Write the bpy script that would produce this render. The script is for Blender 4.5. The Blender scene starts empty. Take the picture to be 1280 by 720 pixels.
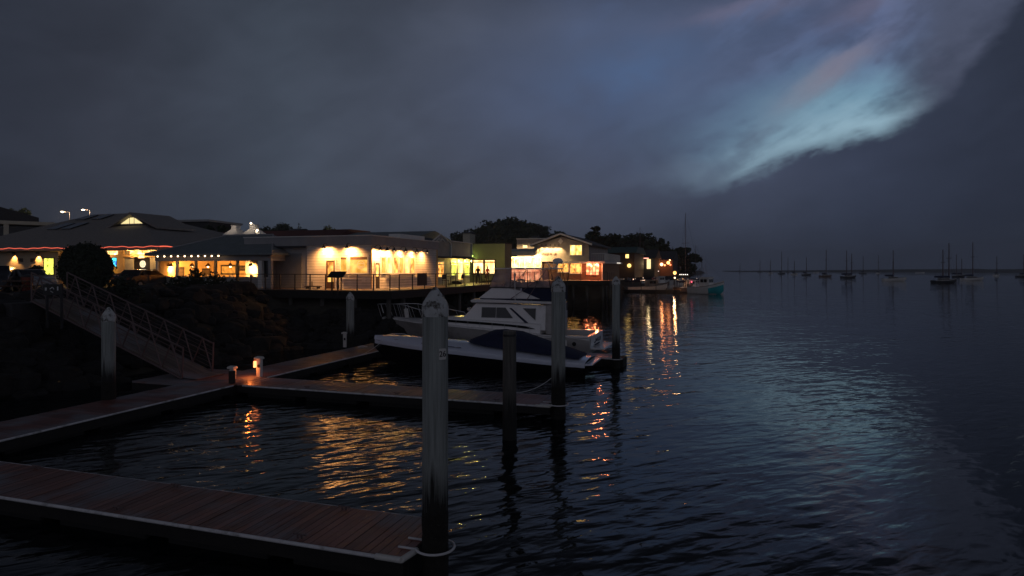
import bpy, bmesh, math, random
from mathutils import Vector, Matrix, noise
random.seed(7)
PW = 4.5            # all warm lamps together
R = math.radians
scene = bpy.context.scene
col = scene.collection
U = (0.9507, -0.3100); N = (0.3100, 0.9507)
TH = math.atan2(U[1], U[0])
CAMZ = 4.8
D = 3.41            # height of the boardwalk deck over the water

def W(a, b, z=0.0):
    return (a*U[0] + b*N[0], a*U[1] + b*N[1], z)
def hit_b(x, y, b):
    k = (x-640)/800; s = b/(.31*k+.9507)
    return s*(.9507*k-.31), CAMZ + (337-y)/800*s
def hit_a(x, y, a):
    k = (x-640)/800; s = a/(.9507*k-.31)
    return s*(.31*k+.9507), CAMZ + (337-y)/800*s
def at(x, Y):                     # (a, b) of a point at depth Y in the direction x
    X = (x-640)/800*Y
    return X*U[0]+Y*U[1], X*N[0]+Y*N[1]
def water_ab(x, y, z=0.0):
    return at(x, (CAMZ-z)*800/(y-337))

# ------------------------------------------------------------------ mesh builder
class MB:
    def __init__(s): s.v = []; s.f = []
    def add(s, vs, fs):
        o = len(s.v); s.v += [tuple(p) for p in vs]; s.f += [tuple(i+o for i in f) for f in fs]; return s
    def box(s, a0, a1, b0, b1, z0, z1):
        return s.add([(a0,b0,z0),(a1,b0,z0),(a1,b1,z0),(a0,b1,z0),(a0,b0,z1),(a1,b0,z1),(a1,b1,z1),(a0,b1,z1)],
              [(0,3,2,1),(4,5,6,7),(0,1,5,4),(1,2,6,5),(2,3,7,6),(3,0,4,7)])
    def cbox(s, c, sx, sy, sz, rz=0.0, rx=0.0, ry=0.0):
        m = Matrix.Rotation(rz,3,'Z') @ Matrix.Rotation(ry,3,'Y') @ Matrix.Rotation(rx,3,'X')
        vs = [Vector(c)+m@Vector((i*sx/2,j*sy/2,k*sz/2)) for k in (-1,1) for (i,j) in ((-1,-1),(1,-1),(1,1),(-1,1))]
        return s.add(vs, [(0,3,2,1),(4,5,6,7),(0,1,5,4),(1,2,6,5),(2,3,7,6),(3,0,4,7)])
    def tube(s, p, q, r0, r1=None, n=8):
        r1 = r0 if r1 is None else r1
        p = Vector(p); q = Vector(q); d = (q-p)
        if d.length < 1e-6: return s
        d.normalize(); u = d.orthogonal().normalized(); w = d.cross(u)
        vs = []
        for c, r in ((p,r0),(q,r1)):
            for i in range(n):
                t = 2*math.pi*i/n; vs.append(c+u*(math.cos(t)*r)+w*(math.sin(t)*r))
        fs = [(i,(i+1)%n,n+(i+1)%n,n+i) for i in range(n)]
        fs += [tuple(range(n))[::-1], tuple(range(n,2*n))]
        return s.add(vs, fs)
    def path(s, pts, r, n=6):
        for p, q in zip(pts, pts[1:]): s.tube(p, q, r, n=n)
        return s
    def lathe(s, c, prof, n=24, jit=0.0):
        o = []; cx, cy, cz = c
        for r, z in prof:
            for i in range(n):
                t = 2*math.pi*i/n; rr = max(r,0.0005)*(1+random.uniform(-jit,jit))
                o.append((cx+rr*math.cos(t), cy+rr*math.sin(t), cz+z))
        fs = []
        for k in range(len(prof)-1):
            for i in range(n): fs.append((k*n+i,k*n+(i+1)%n,(k+1)*n+(i+1)%n,(k+1)*n+i))
        fs.append(tuple(range(n))[::-1]); fs.append(tuple(range((len(prof)-1)*n,len(prof)*n)))
        return s.add(o, fs)
    def ball(s, c, r, n=10, sz=1.0):
        m = n//2
        return s.lathe(c, [(r*math.sin(math.pi*i/m), -r*sz*math.cos(math.pi*i/m)) for i in range(m+1)], n)
    def prism(s, prof, axis, lo, hi):
        """prof: list of 2d points; axis 'a' -> prof is (b,z); 'b' -> prof is (a,z); 'z' -> prof is (a,b)"""
        f = {'a': lambda p,t:(t,p[0],p[1]), 'b': lambda p,t:(p[0],t,p[1]), 'z': lambda p,t:(p[0],p[1],t)}[axis]
        n = len(prof)
        vs = [f(p,lo) for p in prof]+[f(p,hi) for p in prof]
        fs = [tuple(range(n))[::-1], tuple(range(n,2*n))]+[(i,(i+1)%n,n+(i+1)%n,n+i) for i in range(n)]
        return s.add(vs, fs)
    def loft(s, rings, closed=False, cap=True):
        n = len(rings[0]); vs = [p for r in rings for p in r]; fs = []
        for k in range(len(rings)-1):
            for i in range(n if closed else n-1):
                j = (i+1)%n; fs.append((k*n+i,k*n+j,(k+1)*n+j,(k+1)*n+i))
        if cap:
            fs.append(tuple(range(n))[::-1]); fs.append(tuple(range((len(rings)-1)*n,len(rings)*n)))
        return s.add(vs, fs)

def mesh_from(name, mb, off=(0,0,0), smooth=None):
    me = bpy.data.meshes.new(name)
    me.from_pydata([(x-off[0], y-off[1], z-off[2]) for x,y,z in mb.v], [], mb.f)
    bm = bmesh.new(); bm.from_mesh(me); bmesh.ops.recalc_face_normals(bm, faces=bm.faces); bm.to_mesh(me); bm.free()
    if smooth:
        for p in me.polygons: p.use_smooth = True
        me.set_sharp_from_angle(angle=R(smooth))
    return me

class T:
    """a thing: an Empty at its base, verts are given in (a, b, z) of the marina grid"""
    def __init__(s, name, label, cat, org, group=None, rot=None, grid=True):
        s.org = org; s.off = org if grid else (0,0,0)
        o = bpy.data.objects.new(name, None); col.objects.link(o); o.empty_display_size = .3
        o.location = W(*org); o.rotation_euler.z = TH if rot is None else rot
        o['label'] = label; o['category'] = cat
        if group: o['group'] = group
        s.o = o
    def part(s, name, mb, mat, parent=None, smooth=None, bev=0.0, label=None):
        me = mesh_from(name, mb, s.off, smooth); me.materials.append(mat)
        ob = bpy.data.objects.new(name, me); col.objects.link(ob); ob.parent = parent or s.o
        if bev:
            m = ob.modifiers.new('bevel','BEVEL'); m.width = bev; m.segments = 2; m.limit_method='ANGLE'; m.angle_limit=R(40)
        if label: ob['label'] = label
        return ob
def solo(name, label, cat, org, mb, mat, group=None, rot=None, grid=True, smooth=None, bev=0.0, kind=None):
    me = mesh_from(name, mb, org if grid else (0,0,0), smooth); me.materials.append(mat)
    ob = bpy.data.objects.new(name, me); col.objects.link(ob)
    ob.location = W(*org); ob.rotation_euler.z = TH if rot is None else rot
    if label: ob['label'] = label
    if cat: ob['category'] = cat
    if group: ob['group'] = group
    if kind: ob['kind'] = kind
    if bev:
        m = ob.modifiers.new('bevel','BEVEL'); m.width = bev; m.segments = 2; m.limit_method='ANGLE'; m.angle_limit=R(40)
    return ob
def dup(root, org, rot=None, label=None, scale=None, group=None):
    def cp(o, par):
        c = o.copy(); col.objects.link(c)
        if par: c.parent = par
        for ch in [x for x in list(o.children) if x.type == 'MESH' or x.type == 'EMPTY']: cp(ch, c)
        return c
    c = cp(root, None); c.location = W(*org)
    if rot is not None: c.rotation_euler.z = rot
    if label: c['label'] = label
    if group: c['group'] = group
    if scale: c.scale = scale if isinstance(scale, tuple) else (scale,)*3
    return c
def lamp(kind, org, power, color, parent=None, radius=.06, spot=90, blend=.8, aim=None):
    l = bpy.data.lights.new('lamp_light', kind); l.energy = power*PW; l.color = color
    l.shadow_soft_size = radius
    if kind == 'SPOT': l.spot_size = R(spot); l.spot_blend = blend
    o = bpy.data.objects.new('lamp_light', l); col.objects.link(o)
    if parent:
        o.parent = parent.o
        o.location = (org[0]-parent.off[0], org[1]-parent.off[1], org[2]-parent.off[2])
    else: o.location = W(*org)
    if aim:
        o.rotation_euler = (Vector(aim)-Vector(org)).to_track_quat('-Z','Y').to_euler()
    return o

# ------------------------------------------------------------------ materials
def newmat(name):
    m = bpy.data.materials.new(name); m.use_nodes = True
    nt = m.node_tree; b = nt.nodes['Principled BSDF']; return m, nt, b
def nd(nt, t, **k):
    n = nt.nodes.new(t)
    for a, v in k.items():
        if a.startswith('i_'):
            key = a[2:]; key = int(key) if key.isdigit() else key
            n.inputs[key].default_value = v
        else: setattr(n, a, v)
    return n
def ramp(nt, fac, stops, interp='LINEAR'):
    r = nt.nodes.new('ShaderNodeValToRGB'); r.color_ramp.interpolation = interp
    e = r.color_ramp.elements
    while len(e) < len(stops): e.new(.5)
    for i, (p, c) in enumerate(stops):
        e[i].position = p; e[i].color = (c[0],c[1],c[2],1) if not isinstance(c,(int,float)) else (c,c,c,1)
    nt.links.new(fac, r.inputs[0]); return r
def mth(nt, op, a, b=None, c=None, clamp=False):
    n = nt.nodes.new('ShaderNodeMath'); n.operation = op; n.use_clamp = clamp
    for i, v in enumerate((a,b,c)):
        if v is None: continue
        if isinstance(v,(int,float)): n.inputs[i].default_value = v
        else: nt.links.new(v, n.inputs[i])
    return n.outputs[0]
def mix(nt, f, a, b, mode='MIX'):
    n = nt.nodes.new('ShaderNodeMix'); n.data_type = 'RGBA'; n.blend_type = mode
    for i, v in ((0,f),(6,a),(7,b)):
        if isinstance(v,(int,float)): n.inputs[i].default_value = v
        elif isinstance(v, tuple): n.inputs[i].default_value = (v[0],v[1],v[2],1)
        else: nt.links.new(v, n.inputs[i])
    return n.outputs[2]
def mat(name, c, rough=.6, var=.25, scale=3.0, bump=.0, metal=0.0, spec=.5, stain=None, stains=(.45,.65), sscale=1.2, coat=0.0, bscale=None):
    m, nt, b = newmat(name)
    tc = nd(nt,'ShaderNodeTexCoord')
    n = nd(nt,'ShaderNodeTexNoise', i_Scale=scale, i_Detail=6.0, i_Roughness=.6); nt.links.new(tc.outputs['Object'], n.inputs['Vector'])
    lo = tuple(x*(1-var) for x in c); hi = tuple(min(1,x*(1+var)) for x in c)
    cr = ramp(nt, n.outputs[0], [(.3,lo),(.7,hi)]).outputs[0]
    if stain:
        n2 = nd(nt,'ShaderNodeTexNoise', i_Scale=sscale, i_Detail=8.0, i_Roughness=.65); nt.links.new(tc.outputs['Object'], n2.inputs['Vector'])
        f = ramp(nt, n2.outputs[0], [(stains[0],0.0),(stains[1],1.0)]).outputs[0]
        cr = mix(nt, f, cr, stain)
    nt.links.new(cr, b.inputs['Base Color'])
    b.inputs['Roughness'].default_value = rough; b.inputs['Metallic'].default_value = metal
    b.inputs['Specular IOR Level'].default_value = spec; b.inputs['Coat Weight'].default_value = coat
    if bump:
        n3 = nd(nt,'ShaderNodeTexNoise', i_Scale=bscale or scale*6, i_Detail=5.0); nt.links.new(tc.outputs['Object'], n3.inputs['Vector'])
        bp = nd(nt,'ShaderNodeBump', i_Strength=bump, i_Distance=.02); nt.links.new(n3.outputs[0], bp.inputs['Height']); nt.links.new(bp.outputs[0], b.inputs['Normal'])
    return m
def siding(name, c, pitch=.2, var=.12, axis=2, depth=.5, dark=.55):
    """lap siding: real saw-tooth bump and a thin shadow gap for each board"""
    m, nt, b = newmat(name)
    tc = nd(nt,'ShaderNodeTexCoord'); sp = nd(nt,'ShaderNodeSeparateXYZ'); nt.links.new(tc.outputs['Object'], sp.inputs[0])
    t = mth(nt,'DIVIDE', sp.outputs[axis], pitch); fr = mth(nt,'FRACT', t)
    n = nd(nt,'ShaderNodeTexNoise', i_Scale=1.6, i_Detail=6.0); nt.links.new(tc.outputs['Object'], n.inputs['Vector'])
    cr = ramp(nt, n.outputs[0], [(.3,tuple(x*(1-var) for x in c)),(.7,tuple(min(1,x*(1+var)) for x in c))]).outputs[0]
    gap = ramp(nt, fr, [(0,dark),(.07,1.0),(.93,1.0),(1,dark)]).outputs[0]
    nt.links.new(mix(nt, 1.0, cr, gap, 'MULTIPLY'), b.inputs['Base Color'])
    bp = nd(nt,'ShaderNodeBump', i_Strength=depth, i_Distance=.03); nt.links.new(mth(nt,'SUBTRACT',1.0,fr), bp.inputs['Height']); nt.links.new(bp.outputs[0], b.inputs['Normal'])
    b.inputs['Roughness'].default_value = .65
    return m
def planks(name, c, axis, pitch=.15, rough=.45, var=.45, grey=(.24,.245,.27)):
    """wet boards: each one its own tone, grain along it, worn grey patches"""
    m, nt, b = newmat(name)
    tc = nd(nt,'ShaderNodeTexCoord'); sp = nd(nt,'ShaderNodeSeparateXYZ'); nt.links.new(tc.outputs['Object'], sp.inputs[0])
    t = mth(nt,'DIVIDE', sp.outputs[axis], pitch); fl = mth(nt,'FLOOR', t); fr = mth(nt,'FRACT', t)
    wn = nd(nt,'ShaderNodeTexWhiteNoise', noise_dimensions='1D'); nt.links.new(fl, wn.inputs['W'])
    mp = nd(nt,'ShaderNodeMapping'); mp.inputs['Scale'].default_value = (30,1.5,1) if axis == 0 else (1.5,30,1)
    nt.links.new(tc.outputs['Object'], mp.inputs[0])
    g = nd(nt,'ShaderNodeTexNoise', i_Scale=1.0, i_Detail=6.0); nt.links.new(mp.outputs[0], g.inputs['Vector'])
    tone = mth(nt,'ADD', mth(nt,'MULTIPLY', wn.outputs[0], .6), mth(nt,'MULTIPLY', g.outputs[0], .5))
    cr = ramp(nt, tone, [(.15,tuple(x*(1-var) for x in c)),(.85,tuple(x*(1+var) for x in c))]).outputs[0]
    n2 = nd(nt,'ShaderNodeTexNoise', i_Scale=.55, i_Detail=5.0); nt.links.new(tc.outputs['Object'], n2.inputs['Vector'])
    cr = mix(nt, ramp(nt, mth(nt,'ADD',n2.outputs[0],mth(nt,'MULTIPLY',g.outputs[0],.25)), [(.57,0.0),(.72,.9)]).outputs[0], cr, grey)
    gap = ramp(nt, fr, [(0,.12),(.06,1.0),(.94,1.0),(1,.12)]).outputs[0]
    nt.links.new(mix(nt,1.0,cr,gap,'MULTIPLY'), b.inputs['Base Color'])
    rr = ramp(nt, n2.outputs[0], [(.35,rough-.1),(.65,rough+.2)]).outputs[0]; nt.links.new(rr, b.inputs['Roughness'])
    bp = nd(nt,'ShaderNodeBump', i_Strength=.5, i_Distance=.01); nt.links.new(mth(nt,'ADD',gap,g.outputs[0]), bp.inputs['Height']); nt.links.new(bp.outputs[0], b.inputs['Normal'])
    return m
def emit(name, c, s):
    m, nt, b = newmat(name); b.inputs['Base Color'].default_value = (.4,.4,.4,1)
    b.inputs['Emission Color'].default_value = (*c,1); b.inputs['Emission Strength'].default_value = s; return m
def room(name, hot, cool, s, scale=1.6, dark=.35, seed=0.0, hori=1.0):
    """a lit window: a glowing room with lamps and darker shapes of furniture inside"""
    m, nt, b = newmat(name)
    tc = nd(nt,'ShaderNodeTexCoord'); mp = nd(nt,'ShaderNodeMapping'); mp.inputs['Location'].default_value=(seed,seed*.7,seed*.3)
    mp.inputs['Scale'].default_value = (1,1,hori)
    nt.links.new(tc.outputs['Object'], mp.inputs[0])
    v = nd(nt,'ShaderNodeTexVoronoi', i_Scale=scale*1.5, distance='CHEBYCHEV'); nt.links.new(mp.outputs[0], v.inputs['Vector'])
    n = nd(nt,'ShaderNodeTexNoise', i_Scale=scale, i_Detail=3.0); nt.links.new(mp.outputs[0], n.inputs['Vector'])
    f = mth(nt,'ADD', mth(nt,'MULTIPLY', v.outputs['Distance'], .5), mth(nt,'MULTIPLY', n.outputs[0], .7))
    cr = ramp(nt, f, [(.30,tuple(x*dark for x in cool)),(.45,cool),(.62,hot),(.75,tuple(min(1.0,x*1.3) for x in hot))]).outputs[0]
    nt.links.new(cr, b.inputs['Emission Color']); b.inputs['Emission Strength'].default_value = s*1.9
    b.inputs['Base Color'].default_value = (.03,.03,.03,1); b.inputs['Roughness'].default_value = .08
    return m
def pilemat(name, c, wetz, foot=(.012,.012,.011), streak=.5):
    """concrete or wood pile: vertical streaks, black tidal growth up to wetz above the water"""
    m, nt, b = newmat(name)
    tc = nd(nt,'ShaderNodeTexCoord'); sp = nd(nt,'ShaderNodeSeparateXYZ'); nt.links.new(tc.outputs['Object'], sp.inputs[0])
    mp = nd(nt,'ShaderNodeMapping'); mp.inputs['Scale'].default_value=(9,9,.35); nt.links.new(tc.outputs['Object'], mp.inputs[0])
    g = nd(nt,'ShaderNodeTexNoise', i_Scale=1.5, i_Detail=7.0, i_Roughness=.65); nt.links.new(mp.outputs[0], g.inputs['Vector'])
    n = nd(nt,'ShaderNodeTexNoise', i_Scale=22.0, i_Detail=6.0); nt.links.new(tc.outputs['Object'], n.inputs['Vector'])
    cr = ramp(nt, g.outputs[0], [(.3,tuple(x*(1-streak) for x in c)),(.65,tuple(x*(1+streak*.4) for x in c))]).outputs[0]
    h = mth(nt,'ADD', mth(nt,'SUBTRACT', wetz, sp.outputs[2]), mth(nt,'MULTIPLY', mth(nt,'SUBTRACT',g.outputs[0],.5), 2.6))
    f = ramp(nt, mth(nt,'ADD', h, .5, clamp=True), [(0.25,0.0),(.85,1.0)]).outputs[0]
    cr = mix(nt, f, cr, foot)
    nt.links.new(cr, b.inputs['Base Color']); b.inputs['Roughness'].default_value = .7
    bp = nd(nt,'ShaderNodeBump', i_Distance=.012); nt.links.new(mth(nt,'ADD',.15,mth(nt,'MULTIPLY',f,.85)), bp.inputs['Strength'])
    nt.links.new(n.outputs[0], bp.inputs['Height']); nt.links.new(bp.outputs[0], b.inputs['Normal'])
    return m

M = {}
M['white_siding'] = siding('white_siding', (.62,.60,.56), .2, dark=.25, depth=.8)
M['grey_panel'] = mat('grey_panel', (.34,.35,.36), .6, .08, 1.5)
M['shutter'] = siding('roller_shutter', (.20,.21,.22), .09, dark=.8)
M['parapet'] = mat('parapet', (.30,.30,.31), .7, .1, 1.2)
M['trim'] = mat('white_trim', (.70,.69,.66), .5, .06, 4)
M['dark_metal'] = mat('dark_metal', (.03,.03,.033), .45, .2, 5, metal=.3)
M['black_paint'] = mat('black_paint', (.012,.012,.013), .5, .2, 5)
M['roof_metal'] = siding('standing_seam_roof', (.17,.20,.21), .4, axis=0, depth=1.0, dark=.6)
M['roof_shingle'] = mat('roof_shingle', (.25,.235,.22), .85, .22, 6, bump=.5)
M['roof_red'] = mat('roof_red', (.10,.035,.03), .8, .2, 4)
M['roof_dark'] = mat('roof_dark', (.04,.04,.045), .8, .2, 4)
M['roof_teal'] = mat('roof_teal', (.04,.10,.10), .6, .15, 4)
M['tan_wall'] = mat('tan_wall', (.42,.36,.27), .8, .08, 2, bump=.2)
M['orange_wall'] = mat('orange_wall', (.60,.40,.18), .8, .12, 2)
M['green_wall'] = mat('green_wall', (.20,.22,.13), .8, .08, 1.5)
M['sage_board'] = siding('sage_board', (.24,.29,.28), .3, axis=1, dark=.6)
M['grey_siding'] = siding('grey_siding', (.30,.27,.26), .18)
M['cream_wall'] = mat('cream_wall', (.50,.47,.38), .7, .08, 2)
M['wood'] = mat('brown_wood', (.09,.045,.025), .6, .3, 6)
M['dark_wood'] = mat('dark_wood', (.035,.025,.02), .7, .3, 6, bump=.3)
M['glass_dark'] = mat('dark_glass', (.01,.011,.013), .06, .1, 1)
M['gelcoat'] = mat('gelcoat', (.86,.84,.83), .25, .05, 2, coat=.5, stain=(.62,.60,.57), stains=(.55,.8))
M['gelcoat_blue'] = mat('gelcoat_cool_white', (.72,.77,.90), .2, .04, 2, coat=.6)
M['hull_grey'] = mat('hull_grey', (.46,.44,.43), .3, .06, 2, coat=.4, stain=(.22,.20,.18), stains=(.5,.8))
M['hull_black'] = mat('hull_black', (.006,.006,.008), .12, .1, 2, coat=.6)
M['navy_canvas'] = mat('navy_canvas', (.012,.018,.055), .85, .25, 5, bump=.3, bscale=6)
M['steel'] = mat('steel', (.55,.56,.58), .3, .08, 8, metal=.9)
M['alu'] = mat('dull_aluminium', (.16,.115,.115), .5, .12, 8, metal=.35)
M['rubber'] = mat('rubber', (.012,.012,.012), .8, .2, 8)
M['deck_a'] = planks('wet_planks_across_finger', (.22,.095,.070), 0, .15)
M['deck_b'] = planks('wet_planks_across_walkway', (.19,.080,.066), 1, .15)
M['deck_c'] = planks('boardwalk_planks', (.16,.12,.09), 1, .15)
M['fascia'] = mat('dock_fascia', (.014,.012,.011), .7, .3, 5, bump=.3)
M['bumper'] = mat('white_vinyl_bumper', (.72,.72,.74), .45, .12, 4, stain=(.18,.17,.16), stains=(.52,.72), sscale=3)
M['pile_concrete'] = pilemat('pile_concrete', (.33,.36,.345), 1.5)
M['growth'] = mat('marine_growth', (.016,.015,.012), .9, .5, 14, bump=1.0, stain=(.09,.088,.08), stains=(.62,.72), sscale=16)
M['pile_wood'] = pilemat('pile_wood', (.105,.100,.090), 1.1, streak=.7)
M['cap'] = mat('pile_cap_white', (.55,.57,.57), .55, .12, 9, bump=.35, stain=(.09,.085,.075), stains=(.50,.60), sscale=7)
M['rock'] = mat('rock', (.017,.0165,.016), .9, .6, 3, bump=.8, stain=(.06,.058,.056), stains=(.62,.78), sscale=1.1)
M['leaf'] = mat('leaf', (.035,.050,.022), .8, .6, 9)
M['leaf2'] = mat('leaf_dark', (.028,.038,.022), .8, .6, 9)
M['bark'] = mat('bark', (.05,.04,.03), .9, .3, 8)
M['asphalt'] = mat('asphalt', (.045,.045,.047), .85, .2, 3, bump=.3)
M['soil'] = mat('soil', (.05,.045,.035), .95, .3, 1.5, bump=.4)
M['car_dark'] = mat('car_paint_dark', (.02,.022,.03), .2, .1, 2, coat=.8)
M['car_red'] = mat('car_paint_rust', (.22,.05,.03), .25, .1, 2, coat=.8)
M['car_silver'] = mat('car_paint_silver', (.35,.36,.38), .3, .05, 2, metal=.6, coat=.6)
M['bulb'] = emit('warm_bulb', (1,.62,.34), 9)
M['bulb_red'] = emit('rope_light_red', (1,.14,.07), 1.3)
M['bulb_white'] = emit('lamp_head_glow', (1,.80,.55), 14)
M['hot'] = emit('hot_lamp', (1,.70,.32), 7)
M['room_yellow'] = room('room_yellow', (1,.66,.20), (.85,.42,.08), 1.35, 1.2, .55)
M['room_amber'] = room('room_amber', (1,.45,.10), (.55,.20,.03), .95, 1.6, .3, 3)
M['room_white'] = room('room_bright', (1,.66,.27), (.95,.42,.10), 1.5, 1.3, .5, 5)
M['room_red'] = room('room_red', (1,.30,.13), (.55,.08,.03), 2.0, 1.0, .3, 7)
M['added_pink_glow'] = room('added_pink_glow', (1,.52,.30), (.75,.28,.14), 1.5, 1.2, .5, 11)
M['room_green'] = room('room_green', (.75,.72,.10), (.35,.40,.04), 1.0, 2, .4, 9)
M['screen'] = room('aquarium_screen', (.05,.75,.85), (.03,.12,.75), 1.3, 1.8, .2, 2)
# fogged clear vinyl; its pink tint paints in the warm light behind it
m, nt, b = newmat('vinyl_glow_tinted'); M['vinyl'] = m
tr = nd(nt,'ShaderNodeBsdfTransparent'); tr.inputs[0].default_value = (.95,.80,.76,1)
df = nd(nt,'ShaderNodeBsdfPrincipled'); df.inputs['Base Color'].default_value = (.85,.68,.66,1); df.inputs['Roughness'].default_value=.25
tcn = nd(nt,'ShaderNodeTexCoord'); nn = nd(nt,'ShaderNodeTexNoise', i_Scale=2.2, i_Detail=3.0); nt.links.new(tcn.outputs['Object'], nn.inputs['Vector'])
fr = ramp(nt, nn.outputs[0], [(.35,.28),(.7,.52)])
mx = nd(nt,'ShaderNodeMixShader'); nt.links.new(fr.outputs[0], mx.inputs[0]); nt.links.new(tr.outputs[0], mx.inputs[1]); nt.links.new(df.outputs[0], mx.inputs[2])
bpv = nd(nt,'ShaderNodeBump', i_Strength=.5, i_Distance=.05); nt.links.new(nn.outputs[0], bpv.inputs['Height']); nt.links.new(bpv.outputs[0], df.inputs['Normal'])
nt.links.new(mx.outputs[0], nt.nodes['Material Output'].inputs[0])
# water
m, nt, b = newmat('harbour_water'); M['water'] = m
b.inputs['Base Color'].default_value = (.003,.006,.008,1); b.inputs['Roughness'].default_value = .02; b.inputs['IOR'].default_value = 1.333
tc = nd(nt,'ShaderNodeTexCoord')
mp = nd(nt,'ShaderNodeMapping', vector_type='TEXTURE'); mp.inputs['Rotation'].default_value=(0,0,R(27)); mp.inputs['Scale'].default_value=(1.55,.66,1)
nt.links.new(tc.outputs['Object'], mp.inputs[0])
n1 = nd(nt,'ShaderNodeTexNoise', i_Scale=1.9, i_Detail=2.0, i_Roughness=.40, i_Distortion=.3); nt.links.new(mp.outputs[0], n1.inputs['Vector'])
n2 = nd(nt,'ShaderNodeTexNoise', i_Scale=.55, i_Detail=2.0); nt.links.new(mp.outputs[0], n2.inputs['Vector'])
n3 = nd(nt,'ShaderNodeTexNoise', i_Scale=.03, i_Detail=2.0); nt.links.new(tc.outputs['Object'], n3.inputs['Vector'])
n4 = nd(nt,'ShaderNodeTexNoise', i_Scale=6.5, i_Detail=3.0, i_Roughness=.5); nt.links.new(mp.outputs[0], n4.inputs['Vector'])
hgt = mth(nt,'ADD', mth(nt,'ADD', mth(nt,'MULTIPLY', n1.outputs[0], .056), mth(nt,'MULTIPLY', n4.outputs[0], .0045)), mth(nt,'MULTIPLY', n2.outputs[0], .105))
n5 = nd(nt,'ShaderNodeTexNoise', i_Scale=.11, i_Detail=3.0, i_Distortion=.6); nt.links.new(tc.outputs['Object'], n5.inputs['Vector'])
amp = mth(nt,'MULTIPLY', ramp(nt, n3.outputs[0], [(.3,.72),(.7,1.2)]).outputs[0], ramp(nt, n5.outputs[0], [(.35,.62),(.6,1.15)]).outputs[0])
spw = nd(nt,'ShaderNodeSeparateXYZ'); nt.links.new(tc.outputs['Object'], spw.inputs[0])
calm = nd(nt,'ShaderNodeMapRange', interpolation_type='SMOOTHSTEP'); nt.links.new(spw.outputs[0], calm.inputs[0])
for i_, v_ in ((1,1.5),(2,9.0),(3,1.0),(4,.46)): calm.inputs[i_].default_value = v_
amp = mth(nt,'MULTIPLY', amp, calm.outputs[0])
bp = nd(nt,'ShaderNodeBump', i_Strength=1.0, i_Distance=1.0); nt.links.new(mth(nt,'MULTIPLY',hgt,amp), bp.inputs['Height']); nt.links.new(bp.outputs[0], b.inputs['Normal'])
# ------------------------------------------------------------------ camera, colour, world
cam = bpy.data.cameras.new('camera'); co = bpy.data.objects.new('camera', cam); col.objects.link(co)
cam.lens = 22.5; cam.sensor_width = 36; cam.shift_y = -23/1280; cam.clip_end = 20000; cam.clip_start = .1
co.location = (0,0,CAMZ); co.rotation_euler = (R(90),0,0); scene.camera = co
scene.view_settings.view_transform = 'Standard'; scene.view_settings.look = 'None'
scene.view_settings.exposure = 0; scene.view_settings.gamma = 1
scene.render.resolution_x = 1024; scene.render.resolution_y = 576
scene.cycles.use_denoising = True
scene.cycles.max_bounces = 6; scene.cycles.transparent_max_bounces = 8
scene.cycles.sample_clamp_indirect = 6.0; scene.cycles.caustics_refractive = False

w = bpy.data.worlds.new('World'); scene.world = w; w.use_nodes = True; nt = w.node_tree
bg = nt.nodes['Background']; L = nt.links
tc = nd(nt,'ShaderNodeTexCoord'); dirv = tc.outputs['Generated']
sp = nd(nt,'ShaderNodeSeparateXYZ'); L.new(dirv, sp.inputs[0])
A0 = mth(nt,'MULTIPLY', mth(nt,'ARCTAN2', sp.outputs[0], sp.outputs[1]), 57.2958)
E0 = mth(nt,'MULTIPLY', mth(nt,'ARCSINE', sp.outputs[2]), 57.2958)
def wnoise(scale, detail=5.0, sc=(1,1,1), rot=(0,0,0), rough=.55, dist=0.0):
    mp = nd(nt,'ShaderNodeMapping'); mp.inputs['Scale'].default_value = sc; mp.inputs['Rotation'].default_value = rot
    L.new(dirv, mp.inputs[0])
    n = nd(nt,'ShaderNodeTexNoise', i_Scale=scale, i_Detail=detail, i_Roughness=rough, i_Distortion=dist); L.new(mp.outputs[0], n.inputs['Vector']); return n.outputs[0]
c_big = wnoise(2.6, 4, (1,1,1.6)); c_mid = wnoise(6.5, 6, (1,1,1.8), dist=.4); c_fine = wnoise(15, 5, (1,1,1.6), (0,R(25),0), .6)
cmb = nd(nt,'ShaderNodeCombineXYZ')
L.new(mth(nt,'ADD', mth(nt,'MULTIPLY',A0,.9), mth(nt,'MULTIPLY',E0,.44)), cmb.inputs[0]); L.new(mth(nt,'SUBTRACT', mth(nt,'MULTIPLY',E0,.9), mth(nt,'MULTIPLY',A0,.44)), cmb.inputs[1])
mps = nd(nt,'ShaderNodeMapping'); mps.inputs['Scale'].default_value=(.075,.24,1); L.new(cmb.outputs[0], mps.inputs[0])
stk = nd(nt,'ShaderNodeTexNoise', i_Scale=1.0, i_Detail=7.0, i_Roughness=.58, i_Distortion=.5); L.new(mps.outputs[0], stk.inputs['Vector']); c_str = stk.outputs[0]
def cen(v, k): return mth(nt,'MULTIPLY', mth(nt,'SUBTRACT', v, .5), k)
A = mth(nt,'ADD', A0, cen(c_mid, 7.0))
E = mth(nt,'ADD', mth(nt,'ADD', E0, cen(c_mid, 3.4)), mth(nt,'ADD', cen(c_fine, 2.2), cen(c_str, 4.5)))
def r01(v, lo, hi): 
    n = nd(nt,'ShaderNodeMapRange'); n.interpolation_type='SMOOTHSTEP'; n.inputs[1].default_value=lo; n.inputs[2].default_value=hi
    L.new(v, n.inputs[0]); return n.outputs[0]
def lin(v, lo, hi):
    n = nd(nt,'ShaderNodeMapRange'); n.inputs[1].default_value=lo; n.inputs[2].default_value=hi; L.new(v, n.inputs[0]); return n.outputs[0]
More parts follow.
